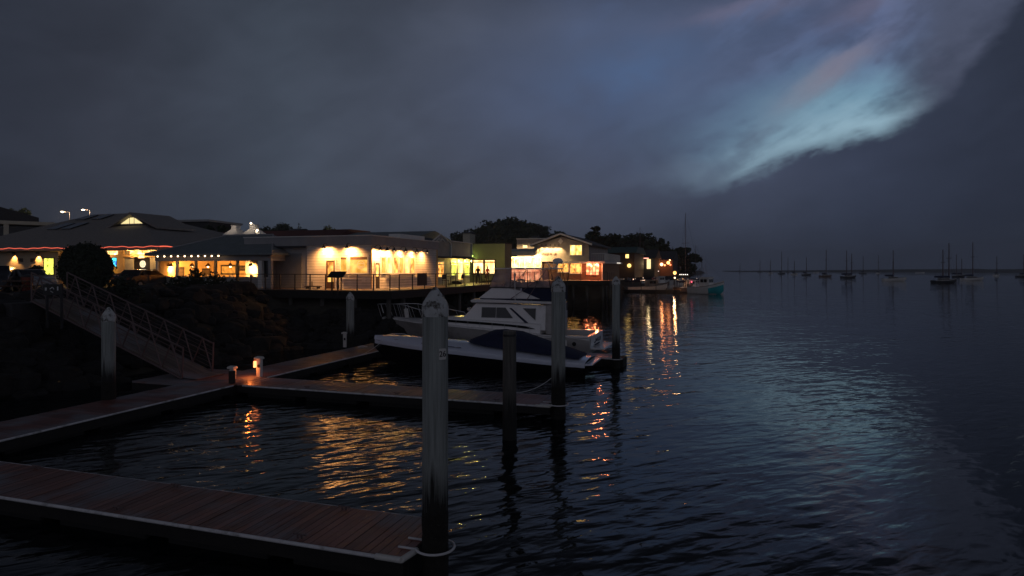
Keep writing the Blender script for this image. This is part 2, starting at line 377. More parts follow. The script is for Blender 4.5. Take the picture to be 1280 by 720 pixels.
# lower cloud bank: its upper edge (elevation) against azimuth
EB = [(-60,4),(0,4.5),(12,5.6),(15.4,6.3),(20,8.0),(24.2,9.3),(29.4,10.0),(32.5,11.3),(35,13.4),(37,16.0),(40,20.5),(46,28),(60,44)]
pos = lin(A, -60, 60)
eb = mth(nt,'MULTIPLY', ramp(nt, pos, [((a+60)/120, e/60) for a, e in EB]).outputs[0], 60)
t = mth(nt,'SUBTRACT', E, eb)
above = r01(t, -.45, 1.1)
# overcast: tone against azimuth; unseen part behind the camera brightened as added front light
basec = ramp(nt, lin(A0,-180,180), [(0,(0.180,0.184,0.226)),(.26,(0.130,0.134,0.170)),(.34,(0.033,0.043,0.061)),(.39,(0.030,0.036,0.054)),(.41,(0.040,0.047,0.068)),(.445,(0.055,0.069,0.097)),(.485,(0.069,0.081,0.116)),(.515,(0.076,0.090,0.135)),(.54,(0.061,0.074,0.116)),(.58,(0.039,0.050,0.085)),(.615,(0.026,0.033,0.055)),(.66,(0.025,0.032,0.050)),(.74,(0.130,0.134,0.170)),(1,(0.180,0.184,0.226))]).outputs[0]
vert = ramp(nt, lin(E0,-2,60), [(0,.62),(.06,.74),(.16,1.0),(.365,.95),(.44,.55),(.55,.25),(1,.12)]).outputs[0]
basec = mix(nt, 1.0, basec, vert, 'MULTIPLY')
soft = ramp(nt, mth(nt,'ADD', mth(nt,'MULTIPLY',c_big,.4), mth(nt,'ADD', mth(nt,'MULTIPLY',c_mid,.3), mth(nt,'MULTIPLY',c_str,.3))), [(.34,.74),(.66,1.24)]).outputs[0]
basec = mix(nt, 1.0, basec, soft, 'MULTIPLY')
# the clear opening
clear = ramp(nt, lin(t,-2,26), [(0,(.22,.38,.48)),(.11,(.29,.46,.57)),(.19,(.17,.32,.44)),(.29,(.105,.195,.315)),(.42,(.082,.135,.25)),(.56,(.072,.105,.20)),(.72,(.05,.065,.12)),(1,(.03,.035,.06))]).outputs[0]
side = r01(A, 14.5, 27)
clear = mix(nt, r01(E, 12.5, 18.5), clear, ramp(nt, c_mid, [(.35,(.080,.118,.235)),(.65,(.125,.170,.315))]).outputs[0])
clear = mix(nt, side, mix(nt, .55, clear, (.066,.095,.18)), clear)
clear = mix(nt, r01(A, 29.5, 35.0), clear, (.062,.078,.135))
clear = mix(nt, r01(E0, 19.5, 26), clear, (.02,.022,.035))
open_m = mth(nt,'MULTIPLY', above, r01(mth(nt,'ADD',A,mth(nt,'MULTIPLY',mth(nt,'SUBTRACT',E,8),.8)), 11, 21.5))
veil = r01(mth(nt,'ADD', mth(nt,'ADD', c_str, cen(c_fine,.5)), mth(nt,'MULTIPLY', lin(t, 2.0, 11), .13)), .45, .74)
open_m = mth(nt,'MULTIPLY', open_m, mth(nt,'SUBTRACT', 1.0, mth(nt,'MULTIPLY', veil, .52)))
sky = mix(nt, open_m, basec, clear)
def blob(ac, ec, wa, we, rot=0.0):
    x = mth(nt,'SUBTRACT', A, ac); y = mth(nt,'SUBTRACT', E, ec); c, s = math.cos(R(rot)), math.sin(R(rot))
    u = mth(nt,'DIVIDE', mth(nt,'ADD', mth(nt,'MULTIPLY',x,c), mth(nt,'MULTIPLY',y,s)), wa)
    v = mth(nt,'DIVIDE', mth(nt,'SUBTRACT', mth(nt,'MULTIPLY',y,c), mth(nt,'MULTIPLY',x,s)), we)
    d = mth(nt,'ADD', mth(nt,'MULTIPLY',u,u), mth(nt,'MULTIPLY',v,v))
    return mth(nt,'EXPONENT', mth(nt,'MULTIPLY', d, -1.0))
sky = mix(nt, mth(nt,'MULTIPLY', blob(9,15.5,13,6.5,0), .7), sky, (.078,.110,.200))
sky = mix(nt, mth(nt,'MULTIPLY', mth(nt,'MULTIPLY',blob(10.5,17,5.5,2.8,8),ramp(nt,c_fine,[(.35,.3),(.6,1.0)]).outputs[0]), .62), sky, (.075,.135,.27))
sky = mix(nt, mth(nt,'MULTIPLY', blob(26.0,14.8,4.2,.9,32), .6), sky, (.24,.20,.25))
sky = mix(nt, mth(nt,'MULTIPLY', blob(30,20.5,5,1.3,20), .4), sky, (.19,.16,.23))
sky = mix(nt, mth(nt,'MULTIPLY', blob(20,21.3,5.5,.9,4), .4), sky, (.18,.16,.24))
sky = mix(nt, mth(nt,'MULTIPLY', blob(15,8.6,3.4,1.1,10), .35), sky, (.12,.16,.24))
# clear-sky light of the just-set sun, seen only where the cloud is open
nis = nd(nt,'ShaderNodeTexSky'); nis.sky_type='NISHITA'; nis.sun_disc=False; nis.sun_elevation=R(1.0); nis.sun_rotation=R(60); nis.altitude=0
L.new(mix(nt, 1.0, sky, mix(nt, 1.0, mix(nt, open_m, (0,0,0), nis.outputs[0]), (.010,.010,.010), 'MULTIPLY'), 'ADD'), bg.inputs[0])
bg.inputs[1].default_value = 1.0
s = bpy.data.lights.new('sun','SUN'); s.energy = .02; s.angle = R(40); s.color = (.70,.85,1.0)
so = bpy.data.objects.new('sun', s); col.objects.link(so)
so.rotation_euler = Vector((-math.sin(R(60)),-math.cos(R(60)),-math.tan(R(14)))).to_track_quat('-Z','Y').to_euler()

# ------------------------------------------------------------------ water, ground, far shore
def structure(name, mb, mt, smooth=None):
    me = mesh_from(name, mb, (0,0,0), smooth); me.materials.append(mt)
    o = bpy.data.objects.new(name, me); col.objects.link(o); o.rotation_euler.z = TH; o['kind'] = 'structure'; return o
wm = MB(); wm.add([(-9000,-9000,0),(9000,-9000,0),(9000,14000,0),(-9000,14000,0)], [(0,1,2,3)])
wo = structure('water', wm, M['water']); wo.rotation_euler.z = 0
structure('seabed', MB().add([(-9000,-9000,-3),(9000,-9000,-3),(9000,14000,-3),(-9000,14000,-3)], [(0,1,2,3)]), M['soil'])

def land_h(a, b):
    d1 = max(0, a+30.5) if b < 40 else 1e9
    if b < -40: d1 = 1e9
    d2 = math.hypot(max(0, a+24.5), max(0, 39-b))
    d = min(d1, d2)
    h = 3.3 - .66*d
    if d > 0: h += .35*noise.noise(Vector((a*.35,b*.35,0)))
    return max(h, -2.0)
g = MB(); xs = [-900,-600,-400,-300,-220,-160,-120,-90,-70]+[-60+i*1.5 for i in range(0,41)]; ys = [-30+i*6 for i in range(0,5)]+[0+i*1.5 for i in range(0,36)]+[54+i*12 for i in range(1,20)]+[320,420,560,720,900]
nx, ny = len(xs), len(ys)
g.add([(a,b,land_h(a,b)) for b in ys for a in xs], [(j*nx+i,j*nx+i+1,(j+1)*nx+i+1,(j+1)*nx+i) for j in range(ny-1) for i in range(nx-1)])
structure('shore_ground', g, M['soil'])
structure('car_park', MB().box(-120,-31,14,41.6,3.25,3.37), M['asphalt'])
# boardwalk decks on the wharf
structure('boardwalk', MB().box(-33.0,-20.5,37.3,80,D-.28,D), M['deck_c'])
structure('restaurant_pier', MB().box(-30,-13.4,80.02,85.5,D-.3,D).box(-30,-15.0,85.5,106,D-.3,D), M['deck_c'])
structure('wharf_street', MB().box(-90,-22,106.02,420,D-.25,D-.02), M['asphalt'])
# far sand spit
sp_ = MB(); prof = []
for i in range(61):
    k = .33 + i*.0125*1.1
    Y = 1600 - 700*(i/60)**.6; h = 1.0+5.5*min(1,i/22)*(.8+.4*noise.noise(Vector((i*.4,0,0))))
    prof.append((k*Y, Y, h))
n = len(prof)
sp_.add([(x,y,-.5) for x,y,h in prof]+[(x*1.01,y+12,h) for x,y,h in prof]+[(x*1.3,y+500,h*.9) for x,y,h in prof],
        [(i,i+1,n+i+1,n+i) for i in range(n-1)]+[(n+i,n+i+1,2*n+i+1,2*n+i) for i in range(n-1)])
so_ = structure('sand_spit', sp_, M['soil'], 60); so_.rotation_euler.z = 0
# wooded hill inland
hm = MB(); hv = []
for j in range(15):
    for i in range(31):
        a = -200+i*8.0; b = 190+j*12
        X, Y, _ = W(a,b); k = X/Y*800+640
        cx, cy = at(640, 262)
        z = 15.0*math.exp(-((a-cx)/30)**2-((b-cy)/38)**2) + 7*math.exp(-((a-cx+75)/45)**2-((b-cy)/40)**2) + 2*noise.noise(Vector((a*.05,b*.05,1)))
        hv.append((a,b,2.5+max(0,z) if a < -27 else -4))
hm.add(hv, [(j*31+i,j*31+i+1,(j+1)*31+i+1,(j+1)*31+i) for j in range(14) for i in range(30)])
structure('hill', hm, M['soil'], 60)
def hill_z(a,b):
    cx, cy = at(640, 262)
    return 2.5+max(0,15.0*math.exp(-((a-cx)/30)**2-((b-cy)/38)**2) + 7*math.exp(-((a-cx+75)/45)**2-((b-cy)/40)**2))

# rock revetment (nobody could count them)
rk = MB(); rng = random.Random(3)
ico = bmesh.new(); bmesh.ops.create_icosphere(ico, subdivisions=2, radius=1); ico.verts.ensure_lookup_table()
iv = [v.co.copy() for v in ico.verts]; iff = [tuple(v.index for v in f.verts) for f in ico.faces]; ico.free()
def rock(c, r):
    o = Vector((rng.random()*50,rng.random()*50,rng.random()*50)); e = [rng.uniform(.7,1.25) for _ in range(3)]; e[2] *= .72
    m = Matrix.Rotation(rng.random()*6.28,3,'Z') @ Matrix.Rotation(rng.uniform(-.5,.5),3,'X')
    vs = []
    for v in iv:
        q = v*(1+.38*noise.noise(v*1.1+o)+.10*noise.noise(v*3.1+o))
        # flatten towards facets
        q = Vector((max(-.78,min(.78,q.x)),max(-.78,min(.78,q.y)),max(-.72,min(.72,q.z))))
        vs.append(Vector(c)+m@Vector((q.x*e[0]*r,q.y*e[1]*r,q.z*e[2]*r)))
    rk.add(vs, iff)
cnt = 0
while cnt < 900:
    a = rng.uniform(-34,-18.5); b = rng.uniform(8,44)
    h = land_h(a,b)
    if h > 3.25 and rng.random() < .8: continue
    if h < -.9: continue
    if a > -21.6 and b < 34.5: continue
    if a > -34 and b > 36.2 and h > 1.9: continue
    rock((a,b,h+.1), rng.choice([.35,.45,.55,.7,.9])*rng.uniform(.8,1.15)); cnt += 1
for i in range(160):
    a = rng.uniform(-24.5,-20.9); b = rng.uniform(42,80); rock((a,b,land_h(a,b)), rng.uniform(.4,.9))
solo('boulders', '', '', (0,0,0), rk, M['rock'], kind='stuff')

# ------------------------------------------------------------------ piles
def pile(name, label, X, Y, top, r, wood=False, cap=True, hoop=None):
    a, b = X*U[0]+Y*U[1], X*N[0]+Y*N[1]
    t = T(name, label, 'pile', (a,b,0))
    h = .46*(r/.2) if cap else 0
    if wood:
        prof = [(r*1.08,-3),(r*1.07,0.3),(r*1.02,1.2),(r,top-.05),(r*.93,top)]
        t.part('shaft', MB().lathe((a,b,0), prof, 20, .012), M['pile_wood'], smooth=50)
        t.part('top_band', MB().lathe((a,b,0), [(r*1.03,top-.16),(r*1.03,top-.10),(r*1.0,top-.095)], 20), M['dark_metal'], smooth=30)
        return t
    t.part('shaft', MB().lathe((a,b,0), [(r,-3),(r,top-h+.02)], 32), M['pile_concrete'], smooth=50)
    gr = MB().lathe((a,b,0), [(r*(1.015+.035*random.random()),-1.0+i*.07) for i in range(29)]+[(r*.99,1.06)], 40, .022)
    t.part('marine_growth', gr, M['growth'], smooth=80)
    s = r/.2
    prof = [(r*1.04,top-h),(r*1.04,top-h+.15*s),(r*1.0,top-h+.19*s),(r*.90,top-h+.235*s),(r*.66,top-h+.31*s),(r*.40,top-h+.385*s),(r*.17,top-h+.45*s),(r*.06,top-.005),(0,top)]
    t.part('cap', MB().lathe((a,b,0), prof, 32), M['cap'], smooth=40)
    if hoop:
        ca, cb, rr, z = hoop; pts = []
        for i in range(29):
            th = R(-145) + R(290)*i/28
            pts.append((a+rr*math.cos(th)*1.0, b+rr*math.sin(th), z))
        pts = [(a-rr-.25, pts[0][1], z)]+pts+[(a-rr-.25, pts[-1][1], z)]
        t.part('mooring_hoop', MB().path(pts, .020, 8), M['bumper'], smooth=60)
    return t
p1 = pile('mooring_pile','large grey concrete pile with white cone cap and a 26 plate, nearest of all',-1.2,10.0,4.53,.2,hoop=(0,0,.30,.47))
p2 = pile('mooring_pile','tall grey white-capped pile at the end of the middle finger dock',1.5,20.7,4.6,.225,hoop=(0,0,.32,.45))
p3 = pile('mooring_pile','slim dark pile in open water just right of the cabin cruiser stern',5.07,31.2,4.5,.19,hoop=(0,0,.3,.45))
p4 = pile('mooring_pile','pale capped pile at the far end of the walkway below the boardwalk',-9.1,36.0,3.55,.215)
p5 = pile('mooring_pile','pale capped pile standing beside the gangway at left',-13.55,21.5,3.54,.21)
p6 = pile('wooden_post','short dark uncapped wooden post in front of the black speedboat',-.07,18.15,3.07,.19,wood=True)
# number plate on the near pile
def text_mesh(txt, size, depth=.004):
    c = bpy.data.curves.new('t','FONT'); c.body = txt; c.size = size; c.extrude = depth; c.align_x='CENTER'; c.align_y='CENTER'; c.offset = size*.012
    o = bpy.data.objects.new('t', c); col.objects.link(o); bpy.context.view_layer.update()
    me = bpy.data.meshes.new_from_object(o.evaluated_get(bpy.context.evaluated_depsgraph_get())); bpy.data.objects.remove(o); return me
def put_text(name, txt, size, parent, loc, rot, mt, depth=.004):
    me = text_mesh(txt, size, depth); me.materials.append(mt)
    o = bpy.data.objects.new(name, me); col.objects.link(o); o.parent = parent; o.location = loc; o.rotation_euler = rot; return o
phi = R(-90-7+46)            # world bearing of the plate on the shaft
pm = MB(); w2, h2, rr = .062, .086, .018
pts = [(sx*(w2-rr)+rr*math.cos(q), sz*(h2-rr)+rr*math.sin(q)) for sx,sz,q0 in ((1,1,0),(-1,1,90),(-1,-1,180),(1,-1,270)) for q in (R(q0),R(q0+30),R(q0+60),R(q0+90))]
pm.prism(pts, 'b', -.006, .006)
pl = bpy.data.objects.new('number_plate', mesh_from('number_plate', pm)); pl.data.materials.append(M['trim']); col.objects.link(pl)
pl.parent = p1.o; pl.rotation_euler.z = phi+R(90)-TH
pl.location = (math.cos(phi-TH)*.207, math.sin(phi-TH)*.207, 3.50)
put_text('numeral', '26', .125, pl, (0,-.008,0), (R(90),0,0), M['black_paint'], .002)

# ------------------------------------------------------------------ docks
def deck_boards(mb, a0, a1, b0, b1, along_a, z, pitch=.15):
    r_ = random.Random(5)
    if along_a:      # boards stacked along a, each running across in b
        n = int((a1-a0)/pitch)
        for i in range(n):
            dz = r_.uniform(-.003,.003); mb.box(a0+i*pitch+.003, a0+(i+1)*pitch-.003, b0+r_.uniform(0,.01), b1-r_.uniform(0,.01), z-.04, z+dz)
    else:
        n = int((b1-b0)/pitch)
        for i in range(n):
            dz = r_.uniform(-.003,.003); mb.box(a0+r_.uniform(0,.01), a1-r_.uniform(0,.01), b0+i*pitch+.003, b0+(i+1)*pitch-.003, z-.04, z+dz)
def finger(label, a0, a1, b0, b1, z=.45):
    t = T('finger_dock', label, 'dock', (a0,b0,0))
    m = MB(); deck_boards(m, a0, a1, b0, b1, True, z); t.part('decking', m, M['deck_a'])
    t.part('frame', MB().box(a0,a1-.02,b0+.02,b0+.10,z-.30,z-.042).box(a0,a1-.02,b1-.10,b1-.02,z-.30,z-.042).box(a1-.10,a1-.02,b0+.10,b1-.10,z-.30,z-.042), M['fascia'])
    x = a0+.4
    while x < a1-1.5:
        t.part('float', MB().box(x, x+2.1, b0+.15, b1-.15, -.25, z-.05), M['rubber'], bev=.04); x += 2.6
    def strip(pts, nm='bumper'):
        mm = MB()
        mm.path(pts, .032, 8); t.part(nm, mm, M['bumper'], smooth=50)
    strip([(a0+.3,b0-.02,z-.03),(a1-.15,b0-.02,z-.03)])
    t.part('far_bumper', MB().tube((a0+.3,b1+.01,z-.02),(a1-.15,b1+.01,z-.02),.022), M['bumper'], smooth=50)
    t.part('corner_bumper', MB().path([(a1-.45,b0-.035,z-.02),(a1-.02,b0-.035,z-.02),(a1+.05,b0+.35,z-.02)], .048, 8), M['trim'], smooth=50)
    # cleats
    for q in (.25,.55,.85):
        ca = a0+(a1-a0)*q
        for cb in (b0+.12, b1-.12):
            t.part('cleat', MB().tube((ca-.12,cb,z+.06),(ca+.12,cb,z+.06),.014).tube((ca-.04,cb,z),(ca-.04,cb,z+.06),.015).tube((ca+.04,cb,z),(ca+.04,cb,z+.06),.015), M['alu'], smooth=40)
    return t
finger('nearest finger dock of wet brown planks, running to the big pile', -17.45, -4.55, 8.67, 10.2)
finger('middle finger dock of wet brown planks in front of the black speedboat', -17.45, -5.2, 19.82, 21.45)
finger('far finger dock half hidden between the speedboat and the cabin cruiser', -17.45, -4.95, 31.45, 33.0)
wk = T('dock_walkway','long reddish plank walkway floating along the rocks below the gangway','dock',(-19.6,8,0))
m = MB(); deck_boards(m, -19.58, -17.5, 6, 33.4, False, .45); wk.part('decking', m, M['deck_b'])
wk.part('landing', MB().box(-21.9,-19.62,19.2,22.6,.38,.45), M['deck_b'])
wk.part('frame', MB().box(-19.56,-19.48,6,33.38,.12,.408).box(-17.6,-17.52,6,33.38,.12,.408).box(-19.48,-17.6,33.28,33.38,.12,.408).box(-21.9,-19.62,19.2,19.3,.1,.378), M['fascia'])
for i in range(10): wk.part('float', MB().box(-19.4,-17.65,6.3+i*2.7,8.5+i*2.7,-.25,.40), M['rubber'], bev=.04)
for y0,y1 in ((10.3,19.7),(21.6,31.3),(6,8.5)): wk.part('edge_bumper', MB().tube((-17.49,y0,.42),(-17.49,y1,.42),.03), M['bumper'], smooth=50)

# power pedestals
def pedestal(x, y, label, lit, hgt=.72, tilt=0):
    X0, b = water_ab(x, y, .45); t = T('power_pedestal', label, 'pedestal', (X0,b,.45))
    a = X0
    t.part('post', MB().cbox((a,b,.45+hgt*.5),.20,.16,hgt), M['trim'], bev=.02)
    t.part('head', MB().prism([(b-.15,.45+hgt),(b+.13,.45+hgt),(b+.13,.50+hgt),(b+.06,.56+hgt),(b-.15,.53+hgt)],'a',a-.16,a+.14), M['trim'], bev=.015)
    t.part('socket', MB().cbox((a+.02,b-.09,.45+hgt*.62),.1,.03,.12), M['rubber'])
    if lit:
        t.part('lamp', MB().cbox((a-.14,b-.10,.45+hgt*.72),.10,.10,.26), emit('pedestal_lamp',(1,.24,.08),4), bev=.02)
        lamp('POINT', (a-.30,b-.22,.45+.34), 2.6, (1,.22,.04), t, .04)
    return t
pedestal(324.5, 471, 'white power pedestal with a glowing orange lamp at the walkway corner', True)
pedestal(291, 474, 'small unlit pedestal behind the dark post near the gangway foot', False, .42)
pedestal(431.5, 434, 'white unlit pedestal at the far end of the walkway', False, .75)
a_, b_ = water_ab(290, 479, .45); solo('bollard','short dark square bollard between gangway foot and glowing pedestal','bollard',(a_,b_,.45), MB().box(a_-.09,a_+.09,b_-.09,b_+.09,.45,.92), M['dark_wood'], bev=.015)
# coil of line & box near walkway end
a_, b_ = water_ab(453, 434, .45); pts = [(a_+(.28-.004*i)*math.cos(i*.5), b_+(.28-.004*i)*math.sin(i*.5), .47+.001*i) for i in range(44)]
solo('mooring_line','coiled pale mooring line lying at the far end of the walkway','rope',(a_,b_,.45), MB().path(pts,.018,5), M['bumper'], smooth=60)

# ------------------------------------------------------------------ gangway
gw = T('gangway','long aluminium gangway ramp with truss sides sloping down to the floating walkway','gangway',(-20.3,20.9,.45))
a0, a1, zt0, zt1 = -20.3, -28.6, .50, 3.45
def gz(a): return zt0+(a0-a)/(a0-a1)*(zt1-zt0)
dm = MB(); dm.prism([(a0,gz(a0)),(a0+.7,.47),(a0+.7,.49),(a0,gz(a0)+.05),(a1,gz(a1)+.05),(a1,gz(a1))],'b',20.12,21.6)
gw.part('ramp_deck', dm, M['deck_c'])
nb = 8
for b, side in ((20.06,'near'),(21.66,'far')):
    tr_ = MB()
    tr_.tube((a0,b,gz(a0)+1.22),(a1,b,gz(a1)+1.22),.035,n=8); tr_.tube((a0,b,gz(a0)-.02),(a1,b,gz(a1)-.02),.05,n=8)
    tr_.tube((a0,b,gz(a0)+.72),(a1,b,gz(a1)+.72),.02,n=6)
    for i in range(nb+1):
        a = a0+(a1-a0)*i/nb; an = a0+(a1-a0)*(i+.5)/nb
        if i == 0: tr_.tube((a,b,gz(a)),(a+.06,b,gz(a)+1.24),.035,n=6)
        if i < nb:
            a2 = a0+(a1-a0)*(i+1)/nb
            tr_.tube((a,b,gz(a)),(an,b,gz(an)+1.22),.026,n=6); tr_.tube((a2,b,gz(a2)),(an,b,gz(an)+1.22),.026,n=6)
        if i == nb: tr_.tube((a,b,gz(a)),(a,b,gz(a)+1.24),.03,n=6)
    gw.part('truss_side', tr_, M['alu'], smooth=40)
    cb_ = MB()
    for q in (.18,.34,.50,.88,1.04): cb_.tube((a0,b,gz(a0)+q),(a1,b,gz(a1)+q),.009,n=5)
    gw.part('guard_wires', cb_, M['alu'])
solo('gangway_abutment','dark concrete block holding the top end of the gangway','abutment',(-29.6,20.9,2.2), MB().box(-33,-28.7,19.3,22.4,0,3.36), M['asphalt'], bev=.04)
sb = T('notice_board','dark notice board with pale lettering at the top of the gangway','notice board',(-30.6,19.9,3.4))
a_, z_ = hit_b(66, 362, 19.0)
sb.part('panel', MB().box(a_-.55,a_+.55,18.98,19.03,z_-.22,z_+.22), M['black_paint'], bev=.01)
sb.part('post', MB().box(a_-.45,a_-.37,19.03,19.10,2.4,z_+.25), M['dark_metal']); sb.part('post', MB().box(a_+.37,a_+.45,19.03,19.10,2.4,z_+.25), M['dark_metal'])
# lettering strokes of the notice board
st = MB()
for (x0,x1,zz,hh,rt) in ((-.40,-.30,.02,.12,0),(-.14,.02,.06,.03,-.5),(.02,.12,.05,.03,.8),(-.1,.06,-.09,.025,.4),(.28,.34,.05,.16,0)):
    st.cbox((a_+(x0+x1)/2,18.972,z_+zz),x1-x0,.012,hh,0,0,rt)
sb.part('lettering', st, M['bumper'])

# ------------------------------------------------------------------ building helpers
def win(t, plane, c, x0, x1, y0, y1, pane, fw=.07, mull=0, trans=0, frame=None, proud=.05, depth=0.0):
    """window on the plane b=c (facing us) or a=c (facing the water), given by its corners in the photo"""
    f = hit_b if plane == 'b' else hit_a
    p0, za = f(x0, y0, c); p1, zb = f(x1, y1, c); _, za2 = f(x1, y0, c); _, zb2 = f(x0, y1, c)
    zt = (za+za2)/2; zb_ = (zb+zb2)/2
    return win_m(t, plane, c, min(p0,p1), max(p0,p1), zb_, zt, pane, fw, mull, trans, frame, proud)
def win_m(t, plane, c, p0, p1, z0, z1, pane, fw=.07, mull=0, trans=0, frame=None, proud=.05):
    fr = MB(); pn = MB()
    def bx(m, u0, u1, za, zb, d0, d1):
        if plane == 'b': m.box(u0,u1,c-d1,c-d0,za,zb)
        else: m.box(c+d0,c+d1,u0,u1,za,zb)
    bx(fr,p0-fw,p1+fw,z1,z1+fw,.0,proud); bx(fr,p0-fw,p1+fw,z0-fw,z0,.0,proud+.02)
    bx(fr,p0-fw,p0,z0,z1,.0,proud); bx(fr,p1,p1+fw,z0,z1,.0,proud)
    for i in range(mull):
        u = p0+(p1-p0)*(i+1)/(mull+1); bx(fr,u-fw*.4,u+fw*.4,z0,z1,.0,proud-.005)
    if trans: bx(fr,p0,p1,z0+(z1-z0)*trans-fw*.5,z0+(z1-z0)*trans+fw*.5,.0,proud-.01)
    w_ = t.part('window', fr, frame or M['trim'])
    bx(pn,p0,p1,z0,z1,.004,.02)
    t.part('pane', pn, pane, parent=w_)
    return w_
def gooseneck(t, plane, c, p, z, power=60, size=1.0, tgt=.9, color=(1,.43,.125), spot=152):
    """barn lamp on an arm: shade opening downwards over the wall"""
    def P(d, dz, dp=0): return (p+dp, c-d, z+dz) if plane == 'b' else (c+d, p+dp, z+dz)
    m = MB(); m.path([P(0,.02),P(.2,.18),P(.42,.20),P(.52,.10)], .018, 6)
    q = P(.52,.0); m.lathe((q[0],q[1],q[2]-.16*size), [(.17*size,0),(.14*size,.05),(.07*size,.14),(.04*size,.26),(.0,.27)], 14)
    l = t.part('wall_lamp', m, M['black_paint'], smooth=40)
    bm_ = MB(); bm_.ball((q[0],q[1],q[2]-.14*size), .045, 8); t.part('light_bulb', bm_, M['hot'], parent=l)
    lamp('SPOT', (q[0],q[1],q[2]-.20*size), power*1.75, color, t, .05, spot, .7, aim=P(.0,-.80))

# ---- white sided building on the boardwalk corner
CA, CB = -23.6, 40.1
ZT = 7.2
wb = T('white_building','white clapboard building lit by black barn lamps, on the boardwalk corner','building',(CA,CB,D))
wb.part('wall', MB().box(-28.95,CA,CB,51.2,D,6.55), M['white_siding'])
wb.part('side_wall', MB().box(-34.5,-28.96,CB+.05,51.2,D-.05,6.55), M['grey_panel'])
wb.part('parapet', MB().box(-34.5,CA+.10,CB-.10,51.3,6.551,ZT), M['parapet'])
wb.part('coping', MB().box(-34.55,CA+.16,CB-.16,51.36,ZT+.001,ZT+.07), M['trim'])
wb.part('awning_edge', MB().box(-34.5,-28.98,CB-.5,CB-.12,6.42,6.54), M['roof_dark'])
gx0,_ = hit_b(345,330,CB); gx1,_ = hit_b(377,330,CB)
sh = wb.part('garage_door', MB().box(gx0,gx1,CB-.02,CB+.04,D+.02,6.0), M['shutter'])
wb.part('downpipe', MB().tube((CA+.06,CB-.03,D),(CA+.06,CB-.03,6.5),.045).tube((CA+.06,51.1,D),(CA+.06,51.1,6.5),.05), M['orange_wall'])
# door
def door(t, plane, c, x0, x1, y0, y1, pane, leaf, knob=True, lower=.35):
    f = hit_b if plane=='b' else hit_a
    p0,zt_ = f(x0,y0,c); p1,_ = f(x1,y0,c); p0,p1 = min(p0,p1),max(p0,p1)
    def bx(m,u0,u1,za,zb,d0,d1):
        if plane == 'b': m.box(u0,u1,c-d1,c-d0,za,zb)
        else: m.box(c+d0,c+d1,u0,u1,za,zb)
        return m
    fr = MB(); bx(fr,p0-.1,p0,D,zt_+.1,0,.06); bx(fr,p1,p1+.1,D,zt_+.1,0,.06); bx(fr,p0,p1,zt_,zt_+.1,0,.06)
    t.part('door_frame', fr, M['trim'])
    d_ = MB(); bx(d_,p0,p0+.13,D+.02,zt_-.01,.004,.04); bx(d_,p1-.13,p1,D+.02,zt_-.01,.004,.04); bx(d_,p0+.13,p1-.13,zt_-.14,zt_-.01,.004,.04); bx(d_,p0+.13,p1-.13,D+.02,D+lower,.004,.04)
    d_ = t.part('door', d_, leaf)
    pn = MB(); bx(pn,p0+.13,p1-.13,D+lower,zt_-.14,.004,.02); t.part('pane', pn, pane, parent=d_)
    k = MB(); q = (p1-.07,c-.07,D+1.0) if plane=='b' else (c+.07,p0+.07,D+1.0); k.ball(q,.03,8); t.part('handle', k, M['steel'], parent=d_)
door(wb,'b',CB,408,419,325.5,358,M['room_amber'],M['wood'],lower=.5)
door(wb,'a',CA,468.5,474,328.5,358,M['room_yellow'],M['dark_wood'],lower=.9)
M['pane_plain'] = room('pane_plain',(1,.60,.13),(.80,.36,.05),.62,1.1,.6,1)
w1 = win(wb,'b',CB,426.2,433.6,321.5,340.5,M['pane_plain'],.10)
w2_ = win(wb,'b',CB,438,459.5,321,341,M['pane_plain'],.10)
def blind(t, parent, plane, c, x0, x1, y0, y1, m_=None):
    f = hit_b if plane=='b' else hit_a
    p0,z1 = f(x0,y0,c); p1,z0 = f(x1,y1,c); mm = MB()
    if plane=='b': mm.box(p0,p1,c-.035,c-.022,z0,z1)
    else: mm.box(c+.022,c+.035,min(p0,p1),max(p0,p1),z0,z1)
    t.part('roller_blind', mm, m_ or M['wood'], parent=parent)
blind(wb,w1,'b',CB,426.2,433.6,321.7,324.3); blind(wb,w2_,'b',CB,438,459.5,321.2,324.6)
# round window sticker with hills and a wave
ec,ez = hit_b(451.2,331.2,CB); em = MB()
def ring2(m, c2, r0, r1, y0, y1, n=32):
    for i in range(n):
        q0,q1 = 2*math.pi*i/n, 2*math.pi*(i+1)/n
        m.prism([(c2[0]+r*math.cos(q),c2[1]+r*math.sin(q)) for r,q in ((r0,q0),(r1,q0),(r1,q1),(r0,q1))],'b',y0,y1)
ring2(em,(ec,ez),.27,.32,CB-.03,CB-.022)
em.prism([(ec-.24,ez+.06),(ec-.12,ez+.14),(ec-.04,ez+.10),(ec+.02,ez+.22),(ec+.07,ez+.12),(ec+.22,ez+.16),(ec+.25,ez+.05),(ec+.05,ez+.08),(ec-.1,ez+.05)],'b',CB-.03,CB-.022)
em.prism([(ec-.24,ez-.08),(ec-.12,ez-.03),(ec+.05,ez-.1),(ec+.24,ez-.06),(ec+.16,ez-.2),(ec,ez-.26),(ec-.16,ez-.2)],'b',CB-.03,CB-.022)
wb.part('window_sticker', em, emit('sticker_glow',(.8,.36,.04),.5), parent=w2_)
M['sill'] = mat('counter_ledge', (.62,.60,.56), .5, .08, 3)
wb.part('ledge', MB().box(hit_b(424,343,CB)[0],CA+.18,CB-.18,CB-.075,D+.98,D+1.06), M['sill'])
wb.part('ledge', MB().box(CA+.075,CA+.2,42.1,49.5,D+.98,D+1.06), M['sill'])
for x in (454.5,460.5):
    va,vz = hit_b(x,349.5,CB); wb.part('wall_vent', MB().box(va-.14,va+.14,CB-.03,CB,vz-.14,vz+.14), M['trim'])
